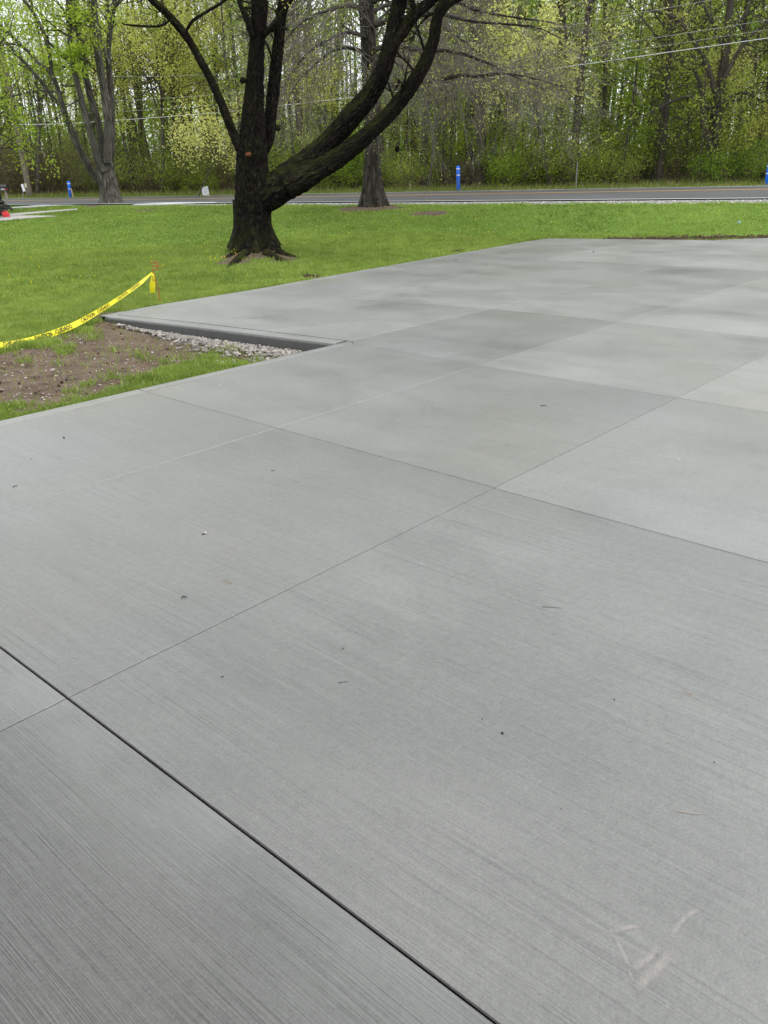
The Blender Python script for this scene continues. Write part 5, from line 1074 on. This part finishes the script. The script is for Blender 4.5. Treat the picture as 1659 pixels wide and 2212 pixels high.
# ---- mailbox on its post
g_ = ground(16.5, 438.5); yy = g_[1]; o = empty('mailbox', g_, 'black mailbox with white label on a weathered wooden post at the left edge', 'mailbox')
m = MB(); m.tube(crom([g_ - [0, 0, 0.2], at(15, 427, yy), at(12.5, 418, yy), at(10.2, 411, yy)], 4), np.full(13, wpx(6.0, yy) * 0.95), 8, rough=bark_rough(2, 0.12, 5)); child(o, 'post', m, M['greypost'], True)
c = at(2, 411, yy); L = wpx(30, yy); hgt = at(2, 399.3, yy)[2] - c[2]; wd_ = 0.11
prof = [(-wd_, 0), (wd_, 0), (wd_, hgt * 0.55)] + [(wd_ * math.cos(a), hgt * 0.55 + hgt * 0.45 * math.sin(a)) for a in np.linspace(0.4, math.pi - 0.4, 6)] + [(-wd_, hgt * 0.55)]
n = len(prof); V = np.array([(c[0] - L, c[1] + y, c[2] + z) for y, z in prof] + [(c[0] + L, c[1] + y, c[2] + z) for y, z in prof] + [(c[0] - L, c[1], c[2] + hgt * .4), (c[0] + L, c[1], c[2] + hgt * .4)])
m = MB(); m.add(V, [(i, n + i, n + (i + 1) % n, (i + 1) % n) for i in range(n)], [(i, (i + 1) % n, 2 * n) for i in range(n)] + [(n + (i + 1) % n, n + i, 2 * n + 1) for i in range(n)]); child(o, 'box', m, M['black'])
m = MB(); a = at(2.2, 410, yy - 0.13); b = at(9.2, 407.8, yy - 0.13); m.box((a[0], a[1] - 0.004, a[2]), (b[0], a[1] + 0.006, b[2])); child(o, 'label_plate', m, M['white'])
m = MB(); a = at(9.6, 409.6, yy - 0.13); b = at(15.5, 407.8, yy - 0.13); m.box((a[0], a[1] - 0.004, a[2]), (b[0], a[1] + 0.006, b[2])); child(o, 'flag_arm', m, M['red'])
m = MB(); a = at(-2, 412, yy); b = at(16, 411.1, yy); m.box((a[0], a[1] - 0.09, a[2] - .01), (b[0], a[1] + 0.09, b[2] + 0.01)); child(o, 'mount_board', m, M['greypost'])

# ---- red fuel can on the path
g_ = ground(14.2, 470.6); yy = g_[1]; o = empty('fuel_can', (g_[0], yy, g_[2] + 0.03), 'red plastic fuel can standing on the path at the left edge', 'fuel can'); o.rotation_euler = (0, 0, 0.1)
hgt = at(14, 458.5, yy)[2] - g_[2] - 0.03; w2 = wpx(14.2, yy); d2 = w2 * 0.65
m = MB(); sec = [(0.0, 0.93), (0.03, 1.0), (0.16, 1.0), (0.17, 0.95), (0.62, 0.93), (0.66, 0.98), (0.72, 0.98), (0.92, 0.80), (1.0, 0.55)]; ring = [(1, .6), (.85, .93), (.5, 1), (-.5, 1), (-.85, .93), (-1, .6), (-1, -.6), (-.85, -.93), (-.5, -1), (.5, -1), (.85, -.93), (1, -.6)]
n = 12; V = np.array([(x * w2 * k, y * d2 * k, z * hgt) for z, k in sec for x, y in ring] + [(0, 0, hgt), (0, 0, 0)]); b = len(sec) * n
m.add(V, [(i * n + j, i * n + (j + 1) % n, (i + 1) * n + (j + 1) % n, (i + 1) * n + j) for i in range(len(sec) - 1) for j in range(n)], [((len(sec) - 1) * n + j, (len(sec) - 1) * n + (j + 1) % n, b) for j in range(n)] + [((j + 1) % n, j, b + 1) for j in range(n)]); m.build('body', M['red'], o)
m = MB(); P = crom([(-w2 * .5, 0, hgt * .95), (-w2 * .42, 0, hgt * 1.14), (0, 0, hgt * 1.18), (w2 * .42, 0, hgt * 1.14), (w2 * .5, 0, hgt * .93)], 5); m.tube(P, np.full(len(P), 0.017), 8); m.build('handle', M['red'], o, True)
m = MB(); P = crom([(-w2 * .8, 0, hgt * .8), (-w2 * 1.05, 0, hgt * .86), (-w2 * 1.25, 0, hgt * .72)], 4); m.tube(P, np.linspace(0.035, 0.022, len(P)), 10); m.build('spout', M['red'], o, True)
# ---- black riding mower, mostly outside the left edge
gm_ = ground(-14, 470); yy = gm_[1]; o = empty('riding_mower', (gm_[0], yy, gm_[2] + 0.03), 'black riding mower cut by the left edge, hitch arm above the red fuel can', 'mower')
X = lambda px: at(px, 450, yy)[0] - gm_[0]; Z = lambda py: at(5, py, yy)[2] - gm_[2] - 0.03
def rbox(x0, x1, y0, y1, z0, z1, r_=0.05):
    mm = MB(); ring = [(x0 + r_, z0), (x1 - r_, z0), (x1, z0 + r_), (x1, z1 - r_), (x1 - r_, z1), (x0 + r_, z1), (x0, z1 - r_), (x0, z0 + r_)]; k = 8
    V = np.array([(x, y0 + r_ * .6, z) for x, z in [((a - (x0 + x1) / 2) * .93 + (x0 + x1) / 2, (b - (z0 + z1) / 2) * .9 + (z0 + z1) / 2) for a, b in ring]] + [(x, y0 + r_, z) for x, z in ring] + [(x, y1 - r_, z) for x, z in ring] + [((x0 + x1) / 2, y0 + r_ * .6, (z0 + z1) / 2), ((x0 + x1) / 2, y1 - r_, (z0 + z1) / 2)])
    mm.add(V, [(i * k + j, (i + 1) * k + j, (i + 1) * k + (j + 1) % k, i * k + (j + 1) % k) for i in range(2) for j in range(k)], [(j, (j + 1) % k, 3 * k) for j in range(k)] + [(2 * k + (j + 1) % k, 2 * k + j, 3 * k + 1) for j in range(k)]); return mm
rbox(X(-70), X(7.5), -0.35, 0.45, Z(456.5), Z(441)).build('body', M['black'], o)
rbox(X(-40), X(3.5), -0.3, 0.4, Z(441), Z(433)).build('engine_cover', M['black'], o)
rbox(X(-30), X(1.5), -0.22, 0.3, Z(434), Z(414), 0.06).build('seat', M['black'], o)
m = MB(); m.box((X(-2), -0.36, Z(445)), (X(3.2), -0.34, Z(443.6))); m.box((X(-2), -0.36, Z(440)), (X(2.0), -0.34, Z(437.8))); m.build('badge', M['white'], o)
m = MB(); m.tube(crom([(X(4), -0.1, Z(449)), (X(12), -0.12, Z(449.3)), (X(22), -0.14, Z(449.6)), (X(28), -0.14, Z(449.2))], 4), np.full(13, wpx(3.2, yy)), 8); m.build('hitch_arm', M['black'], o)
m = MB(); m.tube([(X(25.5), -0.14, Z(448.5)), (X(24.6), -0.14, Z(445.5)), (X(24.4), -0.14, Z(443.2))], [0.02, 0.03, 0.045], 10); m.tube([(X(28), -0.14, Z(448.5)), (X(28.8), -0.14, Z(452)), (X(29), -0.14, Z(455))], [0.04, 0.045, 0.035], 8); m.build('hitch_ball', M['black'], o, True)
m = MB(); m.tube(crom([(X(5), -0.2, Z(455.5)), (X(8), -0.25, Z(459)), (X(10.5), -0.3, Z(462.5)), (X(12), -0.3, Z(463.5))], 4), np.full(13, 0.026), 7); m.build('brace', M['black'], o, True)
for yw in (-0.5, 0.45):
    m = MB(); cx_, cz_, rw_ = X(-22), 0.27, 0.27; k = 20; th = np.linspace(0, 6.283, k, endpoint=False); V = []
    for dy, rr in ((-0.1, .16), (-0.11, .24), (-0.08, .27), (0.08, .27), (0.11, .24), (0.1, .16)): V.append(np.c_[cx_ + rr * np.cos(th), np.full(k, yw + dy), cz_ + rr * np.sin(th)])
    m.add(np.concatenate(V), [(i * k + j, (i + 1) * k + j, (i + 1) * k + (j + 1) % k, i * k + (j + 1) % k) for i in range(5) for j in range(k)]); w_ = m.build('tyre', M['rubber'], o, True)
    m = MB(); m.tube([(cx_, yw - 0.07, cz_), (cx_, yw + 0.07, cz_)], [0.17, 0.17], 16); m.build('rim', M['steel'], w_)

# ================================================================== SMALL THINGS ON THE CONCRETE
rd = np.random.default_rng(12)
def bit(name, px, py, wpix, hpix, mat, label, cat, rz=None):
    c = slab_pt(px, py); Y = np.hypot(c[1], CAM_H); m = MB(); s = wpix * 0.36 / FPX * Y; h_ = hpix * 0.36 / FPX * Y
    stones(m, np.array([[0, 0, h_ * 0.55]]), np.array([1.0]), rd); me = m.mesh(name); co_ = np.zeros(len(me.vertices) * 3); me.vertices.foreach_get('co', co_); co_ = co_.reshape(-1, 3)
    z = co_[:, 2] - co_[:, 2].min(); co_[:, 0] *= s; co_[:, 1] *= s * 0.7; co_[:, 2] = z / z.max() * h_ * 1.5; me.vertices.foreach_set('co', co_.astype(np.float32).ravel()); me.update()
    o = link(name, me, M[mat]); o.location = tuple(c); o.rotation_euler = (0, 0, rd.uniform(0, 6.28) if rz is None else rz); return tag(o, label, cat)
def stick(px0, py0, px1, py1, wpix, mat, label, name='twig'):
    a, b = slab_pt(px0, py0), slab_pt(px1, py1); Y = np.hypot(a[1], CAM_H); r_ = max(wpix * 0.34 / FPX * Y, 0.0009); mid = (a + b) / 2 + np.array([0, 0, r_ * 2.2]) + rd.normal(size=3) * [r_, r_, 0]
    m = MB(); C = crom([a + [0, 0, r_], mid, b + [0, 0, r_]], 4); m.tube(C, np.linspace(r_, r_ * 0.6, len(C)), 6); tag(m.build(name, M[mat], None, True), label, 'twig' if name == 'twig' else 'straw')
bit('pebble', 443, 1153, 13, 8, 'pebble_white', 'largest pale pebble lying on the open concrete, left of the middle', 'pebble', 0.2)
bit('bark_chip', 439, 1155, 8, 4, 'pebble_dark', 'dark chip touching the largest pale pebble', 'chip', 0.1)
bit('pebble', 205, 1178, 6, 5, 'pebble_white', 'small pale pebble left of and below the largest pebble', 'pebble')
bit('soil_crumb', 138, 946.5, 7, 6, 'pebble_dark', 'dark soil crumb on the concrete near the left edge strip', 'crumb')
bit('soil_crumb', 741, 1402, 8, 7, 'pebble_dark', 'round dark crumb alone on the big panel left of its middle', 'crumb')
bit('soil_crumb', 1085, 1584, 11, 5, 'pebble_dark', 'ragged dark crumb on the big panel right of the middle', 'crumb')
bit('soil_crumb', 1042, 1554, 5, 4, 'pebble_dark', 'tiny dark crumb just above the ragged one on the big panel', 'crumb')
bit('soil_crumb', 1543, 1647, 6, 5, 'pebble_dark', 'small dark crumb near the right edge of the big panel', 'crumb')
bit('soil_crumb', 1327, 1512, 7, 4, 'pebble_dark', 'flat dark crumb in the right half of the big panel', 'crumb')
bit('soil_crumb', 68, 991.5, 6, 3, 'pebble_dark', 'tiny dark fleck on the leftmost panel by the picture edge', 'crumb')
bit('soil_crumb', 1282, 544.6, 7, 3, 'pebble_dark', 'dark speck on the far concrete below the grass edge', 'crumb')
bit('soil_crumb', 1095, 962, 5, 3, 'pebble_dark', 'dark speck just above the joint crossing right of the middle', 'crumb')
bit('soil_crumb', 985, 562, 6, 3, 'pebble_dark', 'dark speck on the far panel near the tree side', 'crumb')
bit('pebble', 1121, 867, 5, 4, 'pebble_white', 'tiny white pebble right of the thin dark twig on the middle panel', 'pebble')
bit('pebble', 926, 882, 4, 3, 'pebble_white', 'tiny white pebble on the middle panel, left of the dark twig', 'pebble')
bit('pebble', 1466, 993, 6, 4, 'pebble_white', 'white pebble on the panel at the right', 'pebble')
bit('pebble', 475, 833, 5, 4, 'pebble_white', 'white pebble near the left edge strip below the grass', 'pebble')
bit('pebble', 1213, 1747, 5, 9, 'straw', 'small yellowish seed on the lower right of the big panel', 'seed')
bit('pebble', 515, 1014, 4, 3, 'pebble_white', 'tiny white pebble on the panel above the largest pebble', 'pebble')
stick(393, 1292.5, 404, 1291, 4.0, 'pebble_dark', 'short thick dark twig left of the long joint')
stick(1171, 1311, 1212, 1314, 1.4, 'pebble_dark', 'long thin dark twig on the upper right of the big panel')
stick(732, 1475, 752, 1473, 1.4, 'pebble_dark', 'thin dark twig below the round dark crumb')
stick(1463, 1753, 1512, 1759, 1.8, 'straw', 'pale straw lying at the lower right of the big panel', 'straw')
stick(28, 1053, 38, 1050, 2.4, 'pebble_dark', 'small dark twig at the left picture edge')
stick(1168, 877, 1181, 878, 2.4, 'pebble_dark', 'short dark twig on the middle panel below the far joint')
stick(478, 1463, 484, 1461.5, 2.6, 'pebble_dark', 'stubby dark twig left of the middle on the big panel')
stick(586, 1016, 593, 1017, 2.0, 'pebble_dark', 'short dark twig on the panel above the largest pebble')
# chalky scuffs and a rust stain lying on the surface
def m_scuff(name, col, lo, hi, mx_):
    k = NT(name); o_ = k.coord(); n_ = k.noise(o_, 60, 5, 0.75); u_ = k.coord('UV'); s_ = k.n('ShaderNodeSeparateXYZ'); k.put(s_.inputs[0], u_)
    e_ = k.math('MULTIPLY', k.remap(k.math('ABSOLUTE', k.math('SUBTRACT', s_.outputs[1], 0.5)), 0.12, 0.5, 1, 0), k.remap(k.math('ABSOLUTE', k.math('SUBTRACT', s_.outputs[0], 0.5)), 0.25, 0.5, 1, 0))
    f_ = k.math('MULTIPLY', k.remap(k.math('ADD', n_, k.math('MULTIPLY', e_, 0.35)), lo, hi), k.math('MULTIPLY', e_, mx_), True)
    tr_ = k.n('ShaderNodeBsdfTransparent'); d_ = k.bsdf(col, 0.9, 0.1); mx = k.n('ShaderNodeMixShader'); k.put(mx.inputs[0], f_); k.t.links.new(tr_.outputs[0], mx.inputs[1]); k.t.links.new(d_, mx.inputs[2]); return k.end(mx.outputs[0])
M['chalk'] = m_scuff('chalk_scuff', (0.44, 0.41, 0.38), 0.5, 0.95, 0.55); M['rust'] = m_scuff('rust_stain', (0.26, 0.16, 0.10), 0.6, 1.0, 0.35)
def scuff(pts, w, mat, label, name):
    P = [slab_pt(*p) for p in pts]; C = crom(P, 5); T = np.gradient(C, axis=0); T /= np.linalg.norm(T, axis=1)[:, None]; N = np.c_[-T[:, 1], T[:, 0], 0 * T[:, 0]]; Y = np.hypot(P[0][1], CAM_H); hw_ = w * 0.5 / FPX * Y
    n_ = len(C); L_ = np.linspace(0, 1, n_); m = MB(); V = np.concatenate([C - N * hw_ + [0, 0, .0012], C + N * hw_ + [0, 0, .0012]])
    m.add(V, [(i, i + 1, n_ + i + 1, n_ + i) for i in range(n_ - 1)], None, [[(L_[i], 0), (L_[i + 1], 0), (L_[i + 1], 1), (L_[i], 1)] for i in range(n_ - 1)]); tag(m.build(name, M[mat]), label, 'mark')
scuff([(1374, 2152), (1385, 2128), (1412, 2100), (1440, 2070), (1462, 2040)], 40, 'chalk', 'broad whitish chalk scuff at the bottom right corner', 'chalk_mark')
scuff([(1358, 2096), (1380, 2085), (1410, 2062), (1430, 2035)], 26, 'chalk', 'narrow chalk scuff just above the broad one', 'chalk_mark')
scuff([(1310, 2012), (1330, 2012), (1360, 2004), (1400, 2000)], 18, 'chalk', 'faint chalk streak left of the other chalk scuffs', 'chalk_mark')
scuff([(1322, 2010), (1340, 2050), (1358, 2090), (1370, 2150)], 14, 'chalk', 'faint slanting chalk line joining the scuffs on their left', 'chalk_mark')
scuff([(1440, 2040), (1465, 2000), (1490, 1975), (1520, 1960)], 20, 'chalk', 'faint chalk trail running up right of the scuffs', 'chalk_mark')
scuff([(478, 1250), (492, 1258), (506, 1262)], 22, 'rust', 'faint reddish stain on the panel left of the long joint', 'rust_stain')
scuff([(1470, 1490), (1485, 1498), (1500, 1502)], 24, 'rust', 'faint reddish stain right on the big panel', 'rust_stain')
scuff([(700, 882), (760, 872), (820, 861)], 5, 'chalk', 'pale streak on the panel above the first cross joint', 'chalk_mark')
